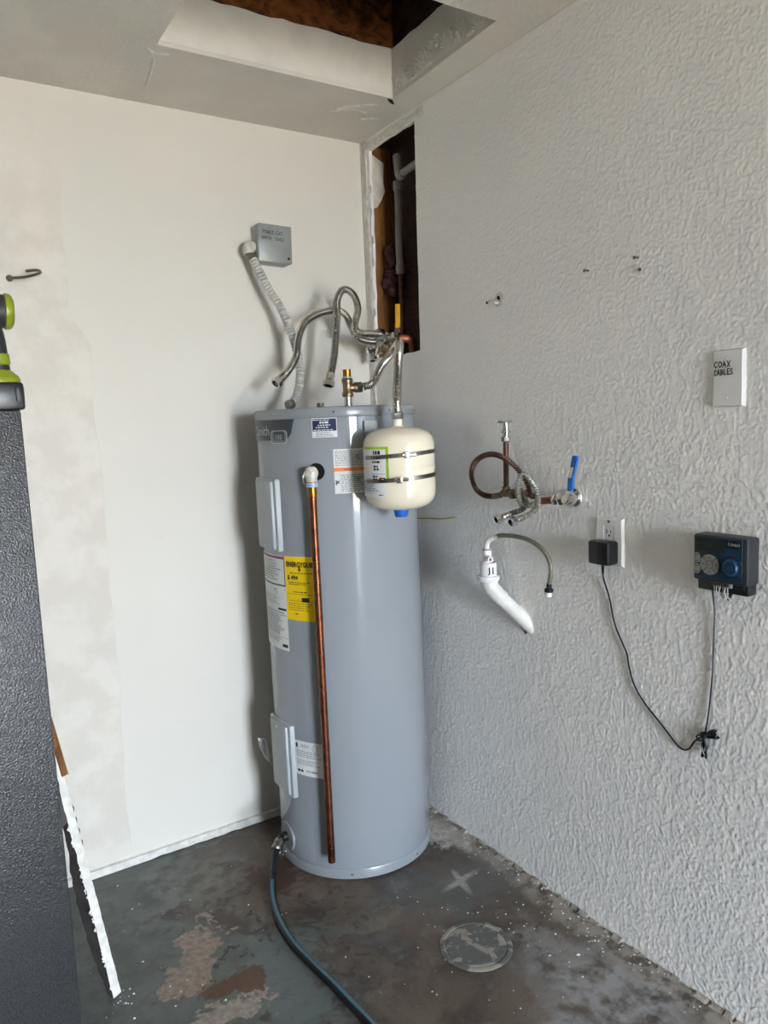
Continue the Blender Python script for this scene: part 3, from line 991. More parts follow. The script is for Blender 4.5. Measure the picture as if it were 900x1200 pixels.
    obj('coupling', MB().lathe([(.0118, 0), (.0138, 0), (.0142, .003), (.0142, .04), (.0132, .046), (.0, .046)], (px.x, px.y, px.z-.068), (0, 0, 1), 18), 'brass', ob)
    obj('tape_ring', MB().lathe([(.0140, 0), (.0178, 0), (.0182, .003), (.0182, .010), (.0172, .013), (.0140, .013)], (px.x, px.y, px.z-.040), (0, 0, 1), 18), plain('pale_blue_tape', '#8aa5bd', .4), ob)
    # drain valve
    a = R_(-180)
    d = Vector((math.cos(a), math.sin(a), 0))
    c = Vector((TX, TY, .090))+d*TR
    fl = obj('drain_flange', MB().lathe([(0, .003), (.038, .003), (.046, .002), (.049, -.002), (.049, -.006)], c, d, 32), 'tank_trim', t)
    dv = MB().cyl(c+d*.002, c+d*.022, .016, 16, .002).cyl(c+d*.022, c+d*.030+Vector((0, 0, -.006)), .012, 14, .001)
    obj('drain_valve', dv, 'black', t)
    # pipe stubs on the lid
    obj('hot_nipple', MB().lathe([(0, 0), (.0125, 0), (.0125, .022), (.0100, .022), (.0095, .012), (0, .012)], (-.326, -.2, 1.501), n=18), 'brass_dull', t)
    obj('cold_nipple', MB().lathe([(0, 0), (.0150, 0), (.0150, .004), (.0125, .005), (.0125, .040), (0, .040)], (-.331, -.4, 1.501), n=18), 'steel', t)
    s = MB()
    pz = [((-.600, -.125, .375), (-.578, -.13, .372), (-.572, -.15, .350)), ((-.598, -.125, .345), (-.580, -.14, .335), (-.575, -.16, .320)), ((-.590, -.15, .310), (-.582, -.17, .300), (-.577, -.18, .285))]
    flat = [Vector(p) for r in pz for p in r]
    s.add(flat, [(0, 1, 4, 3), (1, 2, 5, 4), (3, 4, 7, 6), (4, 5, 8, 7)])
    obj('plastic_pouch', s, 'film', t, smooth=0)
build_heater()

# ---- thermal expansion tank
def build_expansion():
    cx, cy, r = -.326, -.672, .1035
    t = thing('expansion_tank', (cx, cy, 1.16), 'small cream pressure tank strapped to the front of the water heater', 'expansion tank')
    pr = [(0, 1.193), (.030, 1.194), (.060, 1.199), (.084, 1.209), (.097, 1.222), (.1025, 1.238), (r, 1.255), (r, 1.317), (r+.0008, 1.318), (r+.0008, 1.322), (r, 1.323), (r, 1.375), (.1025, 1.390), (.098, 1.405), (.086, 1.418), (.060, 1.429), (.030, 1.434), (0, 1.435)]
    obj('body', MB().lathe(pr, (cx, cy, 0), n=64), 'cream', t)
    obj('neck', MB().lathe([(.020, 1.432), (.018, 1.436), (.0135, 1.438), (.0135, 1.456), (.011, 1.458), (0, 1.458)], (cx, cy, 0), n=20), 'cream', t)
    obj('valve_cap', MB().lathe([(.0, 1.172), (.016, 1.172), (.0178, 1.173), (.0225, 1.190), (.0225, 1.194), (0, 1.194)], (cx, cy, 0), n=24), 'blue_cap', t)
    P = on_cyl(cx, cy, r)
    U = lambda deg: R_(deg)*r
    for k, (z, zr, hd) in enumerate(((1.357, .006, -112), (1.290, .006, -124))):
        s = MB()
        n = 40
        for i in range(n):
            a, b = -190+i*210/n, -190+(i+1)*210/n
            za, zb = z+zr*math.sin(R_(a+118)), z+zr*math.sin(R_(b+118))
            s.add([P(U(a), za-.006, .001), P(U(b), zb-.006, .001), P(U(b), zb+.006, .001), P(U(a), za+.006, .001), P(U(a), za-.006, .0002), P(U(b), zb-.006, .0002), P(U(b), zb+.006, .0002), P(U(a), za+.006, .0002)],
                  [(0, 1, 2, 3), (0, 4, 5, 1), (2, 6, 7, 3)])
        # the loose run back to the heater
        for a in (-190, 20):
            e = P(U(a), z+zr*math.sin(R_(a+118)), .0006)
            q = Vector((TX, TY, e.z))
            w = e+(q-e).normalized()*max(.02, (q-e).length-TR-.001)
            s.add([e+Vector((0, 0, -.006)), w+Vector((0, 0, -.006)), w+Vector((0, 0, .006)), e+Vector((0, 0, .006))], [(0, 1, 2, 3)])
        st = obj('strap', s, 'steel_dark', t)
        dd = Vector((math.cos(R_(hd)), math.sin(R_(hd)), 0))
        tg = Vector((-dd.y, dd.x, 0))
        c = Vector((cx, cy, z+zr*math.sin(R_(hd+118))))+dd*(r+.006)
        b = MB().obox(c, (tg, (0, 0, 1), dd), (.008, .0095, .006), .002)
        b.cyl(c-tg*.014, c+tg*.026, .0055, 10, .001)
        obj('clamp_screw', b, 'steel', st)
    br = MB().obox((-.352, -.5635, 1.440), ((1, 0, 0), (0, 0, 1), (0, 1, 0)), (.022, .016, .002))
    obj('bracket', br, 'panel', t)
    br = MB().obox((-.352, -.563, 1.345), ((1, 0, 0), (0, 0, 1), (0, 1, 0)), (.016, .10, .003))
    obj('bracket', br, 'panel', t)
    # printed label wrapped on the left
    a, b = U(-212), U(-140.0)
    l = obj('product_label', MB().patch(P, a, b, 1.283, 1.382, .0005, 16), 'paper', t, label='black and white label with a lime border')
    obj('border', MB().quad(P, a, b, 1.375, 1.382, .0009, 12).quad(P, b-.008, b, 1.283, 1.382, .0009, 2), 'green', l)
    w = MB().lines(P, b-.05, b-.012, 1.357, 1.371, 1, .75, .0010, 31).lines(P, b-.058, b-.012, 1.3455, 1.3545, 1, .8, .0010, 43).lines(P, b-.055, b-.012, 1.334, 1.344, 1, .6, .0010, 32)
    w.lines(P, b-.05, b-.028, 1.314, 1.330, 2, .7, .0010, 33).quad(P, b-.06, b-.010, 1.3055, 1.3065, .0010, 6)
    w.lines(P, b-.055, b-.036, 1.287, 1.302, 2, .7, .0010, 34).quad(P, b-.030, b-.012, 1.285, 1.296, .0010, 3)
    w.quad(P, a, b, 1.2825, 1.2845, .0010, 12)
    obj('print', w, 'ink', l)
    obj('print', MB().quad(P, b-.024, b-.016, 1.289, 1.294, .0013, 2), 'orange', l)
    l = obj('product_label', MB().patch(P, a, b-.010, 1.240, 1.282, .0005, 16), 'paper', t, label='white small-print label under the black and white one')
    w = MB().lines(P, a, b-.014, 1.256, 1.279, 4, .5, .0010, 35).quad(P, a, b-.014, 1.2535, 1.2542, .0010, 8)
    obj('print', w, 'grey_ink', l)
    obj('print', MB().lines(P, b-.035, b-.014, 1.244, 1.249, 1, .6, .0010, 36), 'ink', l)
build_expansion()

# ---- fittings and flexible hoses near the tank top
def nut(mb, p, d, r=.016, L=.02):
    d = Vector(d).normalized()
    return mb.lathe([(0, 0), (r*.9, 0), (r, L*.12), (r, L*.85), (r*.8, L), (0, L)], p, d, 6)
def socket(mb, p, d, r=.016, L=.022):
    """an open hose nut: hexagon outside, dark bore inside"""
    d = Vector(d).normalized()
    return mb.lathe([(0, 0), (r*.85, 0), (r, L*.15), (r, L), (r*.72, L), (r*.66, L*.25), (0, L*.25)], p, d, 6)
def hose(name, pts, r, label, ends, mat='steel', origin=None, depth=.0011, pitch=.0062, nr=1.55):
    o = origin or pts[0]
    t = thing(name, o, label, 'hose')
    obj('braid', MB().corrugated(pts, r, depth, pitch, 12), mat, t)
    P = [Vector(p) for p in pts]
    for e in ends:
        i, j = (0, 1) if e == 0 else (-1, -2)
        d = (P[i]-P[j]).normalized()
        fr = obj('ferrule', MB().lathe([(0, 0), (r*1.08, 0), (r*1.12, .002), (r*1.12, .026), (r*.9, .03), (0, .03)], P[i]-d*.024, d, 16), 'steel', t)
        obj('nut', socket(MB(), P[i]+d*.002, d, r*nr, .020), 'chrome', t, smooth=20)
    return t
def build_top():
    t = thing('pipe_tee', (-.331, -.4, 1.535), 'tarnished brass tee with a bright brass nipple on the cold pipe', 'pipe fitting')
    b = MB().lathe([(0, 0), (.0165, 0), (.0180, .003), (.0180, .012), (.0155, .016), (.0155, .042), (.0180, .046), (.0180, .056), (.0165, .058), (0, .058)], (-.331, -.4, 1.534), n=20)
    arm = Vector((.92, -.38, .03)).normalized()
    c = Vector((-.331, -.4, 1.562))
    b.lathe([(0, 0), (.0135, 0), (.0135, .020), (.0165, .022), (.0165, .032), (0, .032)], c, arm, 18)
    obj('body', b, 'brass_dull', t)
    obj('nipple', MB().lathe([(0, 0), (.0128, 0), (.0128, .024), (.0105, .024), (.0095, .012), (0, .012)], (-.331, -.4, 1.596), n=18), 'brass', t, label='bright brass nipple')
    obj('tape_ring', MB().lathe([(.012, 0), (.0138, 0), (.0138, .006), (.012, .006)], (-.331, -.4, 1.592), n=18), plain('teal_tape', '#7f9c9c', .5), t)
    n = MB()
    nut(n, c+arm*.030, arm, .0185, .018)
    obj('nut', n, 'steel_dark', t)
    e = c+arm*.05
    hose('flexible_connector', [e, e+Vector((.028, -.014, .012)), (-.232, -.45, 1.626), (-.222, -.50, 1.664), (-.236, -.555, 1.684), (-.268, -.61, 1.678), (-.300, -.652, 1.640), (-.318, -.670, 1.580), (-.325, -.672, 1.520), (-.326, -.672, 1.484)], .0125,
         'braided steel connector arching from the brass tee down to the cream tank', (), origin=tuple(e))
    o = [x for x in bpy.data.objects if x.name.startswith('flexible_connector')][0]
    n = MB().lathe([(0, 0), (.0125, .0), (.0125, .03), (0, .03)], (-.326, -.672, 1.478), n=16)
    obj('ferrule', n, 'steel', o)
    n = MB()
    nut(n, (-.326, -.672, 1.457), (0, 0, 1), .0175, .022)
    obj('nut', n, 'steel', o)
    hose('flexible_hose', [(-.072, -.195, 1.735), (-.115, -.19, 1.735), (-.164, -.19, 1.749), (-.186, -.19, 1.786), (-.197, -.18, 1.822), (-.232, -.18, 1.838), (-.299, -.18, 1.827), (-.355, -.18, 1.796), (-.384, -.18, 1.745), (-.403, -.19, 1.680), (-.439, -.2, 1.632), (-.478, -.21, 1.602)], .0125,
         'longer braided steel hose with its open end hanging left over the tank', (1,))
    hose('flexible_hose', [(-.075, -.215, 1.757), (-.115, -.22, 1.759), (-.168, -.22, 1.760), (-.188, -.22, 1.782), (-.172, -.22, 1.840), (-.189, -.22, 1.888), (-.224, -.22, 1.902), (-.250, -.22, 1.871), (-.262, -.23, 1.813), (-.270, -.23, 1.742), (-.287, -.24, 1.670), (-.313, -.25, 1.598)], .0125,
         'shorter braided steel hose looped upright with its end above the hot nipple', (1,))
    # shut-off valve in the opening
    v = thing('shutoff_valve', (-.03, -.19, 1.745), 'chrome and brass valve manifold with a yellow lever at the foot of the wall opening', 'valve')
    b = MB()
    nut(b, (-.098, -.208, 1.758), (1, -.05, -.05), .021, .034)
    nut(b, (-.094, -.194, 1.733), (1, 0, 0), .021, .034)
    b.lathe([(0, 0), (.017, 0), (.023, .008), (.025, .022), (.023, .036), (.017, .046), (0, .046)], (-.052, -.176, 1.745), (.5, -.85, 0), 18)
    b.cyl((-.062, -.20, 1.75), (-.030, -.185, 1.745), .015, 14, .001)
    b.cyl((-.062, -.195, 1.735), (-.030, -.185, 1.745), .015, 14, .001)
    nut(b, (-.026, -.212, 1.743), (.5, -.85, 0), .026, .024)
    b.cyl((-.032, -.195, 1.745), (-.034, -.197, 1.712), .011, 12, .001)
    obj('body', b, 'steel', v)
    b = MB()
    nut(b, (-.050, -.200, 1.722), (-.1, -.1, -1), .016, .018)
    b.cyl((-.060, -.170, 1.735), (-.072, -.160, 1.690), .007, 10, .001)
    obj('drain_cock', b, 'brass_dull', v)
    el = spline([(-.012, -.232, 1.742), (.010, -.244, 1.742), (.026, -.246, 1.738), (.034, -.246, 1.715), (.034, -.246, 1.66)], .006)
    obj('elbow', MB().tube(el, .014, 14), 'copper_red', v, label='reddish copper elbow')
    lv = MB().obox((-.046, -.272, 1.770), ((.5, -.85, 0), (.0, -.05, 1), (.85, .5, 0)), (.009, .014, .002))
    obj('stem', lv.cyl((-.020, -.222, 1.745), (-.046, -.262, 1.760), .008, 10), 'steel_dark', v)
    lv = MB().obox((-.0525, -.2865, 1.812), ((.5, -.85, 0), (-.10, -.19, 1), (.85, .5, 0)), (.0085, .040, .004), .003)
    obj('lever', lv, 'yellow_lever', v, label='yellow vinyl lever')
    s = thing('angle_stop', (-.03, -.077, 1.68), 'small chrome stop fitting hanging at the corner under the hoses', 'valve')
    b = MB().cyl((-.002, -.10, 1.712), (-.034, -.082, 1.708), .010, 12, .001)
    b.cyl((-.034, -.080, 1.722), (-.034, -.080, 1.692), .0125, 14, .002)
    obj('body', b, 'chrome', s)
    b = MB()
    socket(b, (-.034, -.080, 1.694), (-.1, -.25, -1), .0165, .018)
    obj('nut', b, 'chrome', s)
    b = MB().cyl((-.034, -.080, 1.71), (-.060, -.094, 1.712), .006, 8)
    b.obox((-.062, -.095, 1.712), ((0, 1, 0), (0, 0, 1), (1, 0, 0)), (.006, .012, .004), .002)
    obj('knob', b, 'chrome', s)
    # pipes inside the wall
    p = thing('wall_pipe', (.06, -.150, 1.83), 'grey water pipe rising inside the wall opening', 'pipe')
    obj('riser', MB().tube(spline([(.06, -.149, 2.01), (.060, -.147, 2.10), (.061, -.151, 2.20), (.06, -.154, 2.29)], .02), .0135, 14), 'pex', p)
    obj('coupling', MB().cyl((.06, -.154, 2.275), (.06, -.154, 2.31), .0175, 14, .003), 'pex', p)
    obj('coupling', MB().cyl((.06, -.149, 1.985), (.06, -.149, 2.02), .0165, 14, .003), 'pex', p)
    obj('lower_pipe', MB().cyl((.06, -.149, 1.99), (.062, -.147, 1.62), .0085, 12), 'copper_brown', p, label='thin brown lower pipe')
    p = thing('wall_pipe', (.06, -.17, 2.32), 'short grey pipe branching right at the top of the wall opening', 'pipe')
    obj('branch', MB().cyl((.06, -.165, 2.327), (.05, -.400, 2.338), .0135, 14), 'pex', p)
    obj('elbow', MB().cyl((.06, -.162, 2.322), (.06, -.19, 2.330), .0185, 14, .003).cyl((.06, -.166, 2.325), (.06, -.156, 2.40), .0165, 14, .003), 'pex', p)
    p = obj('yellow_string', MB().tube(spline([(-.003, -.262, 1.108), (-.005, -.30, 1.101), (-.003, -.36, 1.106), (-.005, -.43, 1.110), (-.003, -.51, 1.122)], .012), .0022, 6), 'yellow_string', origin=(-.004, -.4, 1.108))
    tag(p, 'short yellow string on the right wall behind the cream tank', 'string')
build_top()

# ---- electrical box, conduit and hook on the back wall
def build_back():
    t = thing('junction_box', (-.395, 0, 2.075), 'square grey electrical box with handwriting on the back wall', 'electrical box')
    R = Matrix.Rotation(R_(1.5), 3, 'Y')
    c = Vector((-.395, -.03, 2.072))
    ax = (R @ Vector((1, 0, 0)), R @ Vector((0, 0, 1)), Vector((0, -1, 0)))
    obj('box_body', MB().obox(c+Vector((-.002, 0, -.001)), ax, (.061, .062, .029), .003), 'box_grey', t)
    cv = MB().obox(c+Vector((0, -.031, 0)), ax, (.0615, .0625, .0028), .002)
    cv = obj('cover', cv, 'box_grey', t)
    Pc = lambda u, v, o: c+ax[0]*u+ax[1]*v+Vector((0, -.0338-o, 0))
    w = write(MB(), Pc, 'POWER:EXT', -.046, .030, .0070, .011, .0021, 3, -.02)
    write(w, Pc, 'NORTH', -.050, .012, .0062, .009, .0020, 4, -.02)
    write(w, Pc, 'EDGE', .000, .010, .0070, .010, .0020, 5, -.02)
    obj('handwriting', w, 'marker', cv)
    s = MB().lathe([(0, 0), (.0045, 0), (.0045, .0012), (0, .0012)], Pc(.048, -.046, -.0004), (0, -1, 0), 12)
    obj('screw_hole', s, 'dark_hole', cv)
    k = MB().lathe([(.013, 0), (.013, .0006), (.0118, .0012), (.0118, .0002), (0, .0003)], Pc(.002, .0, -.0002), (0, -1, 0), 20)
    obj('knockout', k, 'box_grey', cv)
    t = thing('electrical_conduit', (-.43, -.2, 1.515), 'grey ribbed conduit curving from the electrical box down to the tank top', 'conduit')
    pts = [(-.481, -.062, 2.012), (-.468, -.085, 1.966), (-.445, -.102, 1.906), (-.420, -.12, 1.855), (-.396, -.14, 1.778), (-.382, -.16, 1.691), (-.386, -.18, 1.618), (-.408, -.192, 1.552), (-.436, -.2, 1.520)]
    obj('ribbed_hose', MB().corrugated(pts, .0136, .0020, .0115, 14), 'conduit', t)
    cn = MB().tube(spline([(-.455, -.032, 2.060), (-.478, -.038, 2.064), (-.494, -.046, 2.052), (-.493, -.054, 2.030)], .006), .0150, 16)
    cn.lathe([(0, 0), (.0165, .0), (.0180, .004), (.0180, .014), (.016, .018), (0, .018)], (-.494, -.050, 2.048), (.12, -.25, -1), 16)
    obj('connector', cn, 'conn', t)
    g = MB().cyl((-.493, -.053, 2.038), (-.482, -.061, 2.010), .0140, 14)
    obj('clamp_band', g, 'steel_dark', t)
    obj('locknut', MB().lathe([(0, 0), (.022, 0), (.022, .004), (0, .004)], (-.457, -.030, 2.06), (-1, 0, 0), 8), 'steel_dark', t)
    e = MB().lathe([(0, 0), (.0150, 0), (.0165, .004), (.0165, .018), (.015, .024), (0, .024)], (-.452, -.204, 1.518), (.6, .1, .15), 16)
    obj('connector', e, 'steel_dark', t)
    t = thing('screw_hook', (-1.225, 0, 1.915), 'bent steel hook screwed into the back wall at the left', 'hook')
    hk = spline([(-1.226, .002, 1.915), (-1.219, -.02, 1.913), (-1.192, -.055, 1.911), (-1.166, -.080, 1.915), (-1.152, -.088, 1.921), (-1.162, -.084, 1.927), (-1.188, -.066, 1.926)], .005)
    obj('rod', MB().tube(hk, .0042, 8), 'hook', t)
    obj('collar', MB().lathe([(0, 0), (.010, 0), (.010, .004), (.006, .010), (0, .010)], (-1.226, 0, 1.915), (.25, -1, 0), 10), 'hook', t)
build_back()

# ---- plumbing on the right wall
def build_right_plumbing():
    # copper stub with chrome valve top and the brown corrugated loop
    t = thing('supply_stub', (-.045, -.815, 1.22), 'brown copper stub topped by a small chrome valve on the right wall', 'pipe')
    obj('copper_pipe', MB().cyl((-.045, -.815, 1.222), (-.045, -.819, 1.385), .0080, 14), 'copper_brown', t)
    v = MB()
    nut(v, (-.045, -.819, 1.378), (0, 0, 1), .0135, .016)
    v.cyl((-.045, -.819, 1.392), (-.045, -.820, 1.418), .0095, 14, .001)
    v.lathe([(0, 0), (.0135, 0), (.0145, .002), (.0145, .005), (.010, .007), (0, .007)], (-.045, -.820, 1.403), (0, 0, 1), 16)
    v.cyl((-.045, -.820, 1.415), (-.045, -.820, 1.432), .0075, 12)
    obj('valve_body', v, 'chrome', t)
    h = MB().obox((-.045, -.818, 1.436), ((0, 1, 0), (1, 0, 0), (0, 0, 1)), (.020, .010, .004), .002)
    h.cyl((-.045, -.800, 1.436), (-.058, -.796, 1.437), .004, 8)
    obj('handle', h, 'chrome', t)
    f = MB().cyl((-.045, -.815, 1.215), (-.045, -.815, 1.246), .0115, 14, .002)
    f.cyl((-.046, -.798, 1.224), (-.040, -.865, 1.226), .0105, 14, .001)
    f.cyl((-.040, -.862, 1.226), (.004, -.868, 1.222), .0115, 14, .001)
    nut(f, (-.043, -.835, 1.225), (0, -1, 0), .0165, .020)
    nut(f, (-.041, -.858, 1.228), (0, -1, .1), .0165, .016)
    obj('tee_fitting', f, 'brass_dull', t)
    t = thing('corrugated_connector', (-.05, -.80, 1.215), 'brown corrugated copper loop curling left of the chrome hoses', 'hose')
    lp = [(-.048, -.792, 1.219), (-.05, -.765, 1.213), (-.05, -.716, 1.215), (-.05, -.678, 1.236), (-.05, -.661, 1.276), (-.055, -.686, 1.314), (-.062, -.742, 1.337), (-.067, -.800, 1.340), (-.065, -.850, 1.324), (-.055, -.886, 1.292), (-.040, -.902, 1.255), (-.030, -.902, 1.224), (-.004, -.900, 1.216)]
    obj('ribbed_tube', MB().corrugated(lp, .0070, .0018, .0078, 12), 'copper_brown', t)
    obj('ferrule', MB().cyl((-.048, -.797, 1.2195), (-.05, -.762, 1.2125), .0092, 14, .001), 'brass_dull', t)
    # ball valve with the blue lever, copper piece
    t = thing('ball_valve', (-.055, -1.06, 1.2), 'chrome ball valve with a blue lever and round wall flange', 'valve')
    obj('escutcheon', MB().lathe([(0, .012), (.016, .012), (.021, .009), (.0265, .003), (.028, 0)], (0, -1.040, 1.222), (-1, 0, 0), 32), 'chrome', t)
    b = MB().cyl((-.008, -1.052, 1.224), (-.055, -1.078, 1.226), .0125, 16, .001)
    b.lathe([(0, 0), (.012, 0), (.0175, .006), (.0185, .018), (.0175, .030), (.012, .036), (0, .036)], (-.055, -1.092, 1.227), (0, 1, -.02), 18)
    nut(b, (-.055, -1.058, 1.225), (0, 1, -.05), .0185, .018)
    nut(b, (-.055, -1.036, 1.221), (0, 1, -.05), .0155, .016)
    b.cyl((-.055, -1.080, 1.227), (-.082, -1.084, 1.228), .0125, 14, .002)
    obj('body', b, 'chrome', t)
    cp = MB().cyl((-.055, -.955, 1.2115), (-.055, -1.024, 1.2195), .0098, 16, .001)
    obj('copper_sleeve', cp, 'copper_red', t, label='reddish copper sleeve')
    h = MB().lathe([(0, 0), (.011, 0), (.011, .004), (0, .004)], (-.080, -1.084, 1.228), (-1, 0, 0), 6)
    h.obox((-.084, -1.098, 1.243), ((0, 1, 0), (0, -.45, 1), (1, 0, 0)), (.008, .018, .0015))
    hp = obj('lever_arm', h, 'steel', t)
    g = MB()
    prof = [((-.086, -1.110, 1.252), .0085), ((-.087, -1.114, 1.286), .0085), ((-.083, -1.118, 1.311), .0085), ((-.075, -1.116, 1.330), .0095), ((-.068, -1.112, 1.342), .0085)]
    vs, fs = [], []
    for (x, y, z), w in prof:
        for dy, dx in ((-w, -.0035), (w, -.0035), (w, .0035), (-w, .0035)):
            vs.append((x+dx, y+dy, z))
    for i in range(len(prof)-1):
        for k in range(4):
            j = (k+1) % 4
            fs.append((4*i+k, 4*i+j, 4*i+4+j, 4*i+4+k))
    fs += [(0, 1, 2, 3), (19, 18, 17, 16)]
    g.add(vs, fs)
    obj('grip', g, 'blue_lever', t, label='blue vinyl grip')
    g = MB().obox((-.0895, -1.1155, 1.300), ((0, 1, 0), (.14, -.2, 1), (1, 0, .15)), (.006, .014, .0008))
    obj('worn_sticker', g, 'steel', t)
    # the two braided ends
    hose('braided_hose', [(-.060, -.965, 1.211), (-.070, -.938, 1.200), (-.080, -.915, 1.203), (-.085, -.910, 1.236), (-.085, -.914, 1.270), (-.080, -.932, 1.288), (-.080, -.966, 1.263), (-.080, -.983, 1.236), (-.085, -.986, 1.205), (-.100, -.979, 1.185), (-.120, -.970, 1.175), (-.145, -.968, 1.169)], .0078,
         'silver braided hose twisted in a triangle beside the copper sleeve', (1,), 'flex_silver', depth=.0013, pitch=.0075, nr=1.8)
    hose('braided_hose', [(-.045, -.868, 1.228), (-.056, -.895, 1.222), (-.066, -.922, 1.206), (-.080, -.922, 1.189), (-.100, -.903, 1.179), (-.132, -.896, 1.169)], .0078,
         'darker braided hose end pointing left under the brass fitting', (1,), 'steel_dark', depth=.0010, pitch=.0062, nr=1.8)
    # white drain elbow with air-gap fitting
    t = thing('drain_elbow', (-.03, -.85, .82), 'white plastic drain elbow coming out of the right wall', 'pipe')
    ax = [Vector(p) for p in ((.030, -.872, .792), (0, -.843, .832), (-.03, -.808, .876), (-.055, -.780, .911))]
    obj('pipe', MB().tube(ax, .0225, 24), 'pvc_rough', t)
    e = spline([(-.045, -.790, .899), (-.058, -.774, .918), (-.066, -.763, .934), (-.069, -.757, .952), (-.070, -.755, .966)], .006)
    el = MB().tube(e, .0245, 24)
    el.lathe([(.0215, 0), (.0245, 0), (.0245, .012), (.0215, .012)], (-.045, -.790, .899), (-.5, .55, .68), 24)
    obj('elbow', el, 'pvc', t)
    obj('collar', MB().lathe([(0, 0), (.0325, 0), (.034, .002), (.034, .014), (.0325, .016), (0, .016)], (-.070, -.754, .956), n=28), 'white_plastic', t)
    cup = obj('air_gap', MB().lathe([(0, 0), (.0262, 0), (.0262, .038), (.0245, .042), (0, .042)], (-.070, -.754, .970), n=28), 'white_plastic', t)
    Pc = on_cyl(-.070, -.754, .0262)
    s = MB()
    for a in (-122, -98):
        u = R_(a)*.0262
        s.quad(Pc, u-.0022, u+.0022, .979, 1.001, .0006, 2)
    s.quad(Pc, R_(-122)*.0262-.005, R_(-122)*.0262, .977, .980, .0006, 2)
    obj('slot', s, 'ink', cup)
    up = MB().lathe([(0, 0), (.0135, 0), (.0135, .044), (.0118, .048), (0, .048)], (-.070, -.751, 1.006), n=20)
    pd = Vector((-.45, -.89, .02)).normalized()
    pp = Vector((-.070, -.753, 1.026))
    up.lathe([(0, 0), (.0085, 0), (.0082, .026), (.0092, .027), (.0092, .036), (.0082, .037), (0, .037)], pp, pd, 18)
    up = obj('inlet', up, 'white_plastic', t)
    obj('port_hole', MB().lathe([(0, 0), (.005, 0), (.005, .0008), (0, .0008)], pp+pd*.037, pd, 14), 'red_ink', up)
    obj('seal_ring', MB().lathe([(.0110, 0), (.0136, 0), (.0136, .003), (.0110, .003)], (-.070, -.751, 1.050), n=20), 'red_ink', up)
    obj('barb', MB().tube(spline([(-.070, -.750, 1.050), (-.070, -.751, 1.068), (-.068, -.758, 1.080), (-.064, -.770, 1.087), (-.062, -.778, 1.090)], .004), .0082, 14), 'white_plastic', t)
    t = thing('drain_hose', (-.06, -1.0, .94), 'olive grey plastic hose arching from the white drain elbow', 'hose')
    obj('tubing', MB().tube(spline([(-.063, -.769, 1.087), (-.06, -.796, 1.097), (-.06, -.823, 1.101), (-.06, -.871, 1.103), (-.06, -.925, 1.098), (-.06, -.972, 1.081), (-.06, -1.000, 1.055), (-.06, -1.009, 1.027), (-.06, -1.004, .992), (-.06, -1.000, .975)], .008), .0066, 14), 'clear_hose', t)
    obj('clamp', MB().cyl((-.063, -.769, 1.087), (-.060, -.792, 1.096), .0074, 14), plain('cream_clamp', '#c9c4ac', .5), t)
    e = MB().cyl((-.06, -1.0015, .984), (-.06, -.999, .966), .0078, 14)
    e.lathe([(0, 0), (.0115, 0), (.0125, .002), (.0125, .008), (.010, .010), (0, .010)], (-.06, -.999, .960), (0, -.05, 1), 18)
    obj('end_collar', e, 'black', t)
    obj('end_fitting', MB().lathe([(0, .004), (.007, .004), (.0075, 0), (.0100, 0), (.0105, .002), (.0105, .014), (0, .014)], (-.06, -.997, .947), (0, -.05, 1), 18), 'white_plastic', t)
    obj('bore', MB().lathe([(0, 0), (.0078, 0), (.0078, .003), (0, .003)], (-.06, -.9972, .9464), (0, -.05, 1), 16), 'dark_hole', t)
build_right_plumbing()

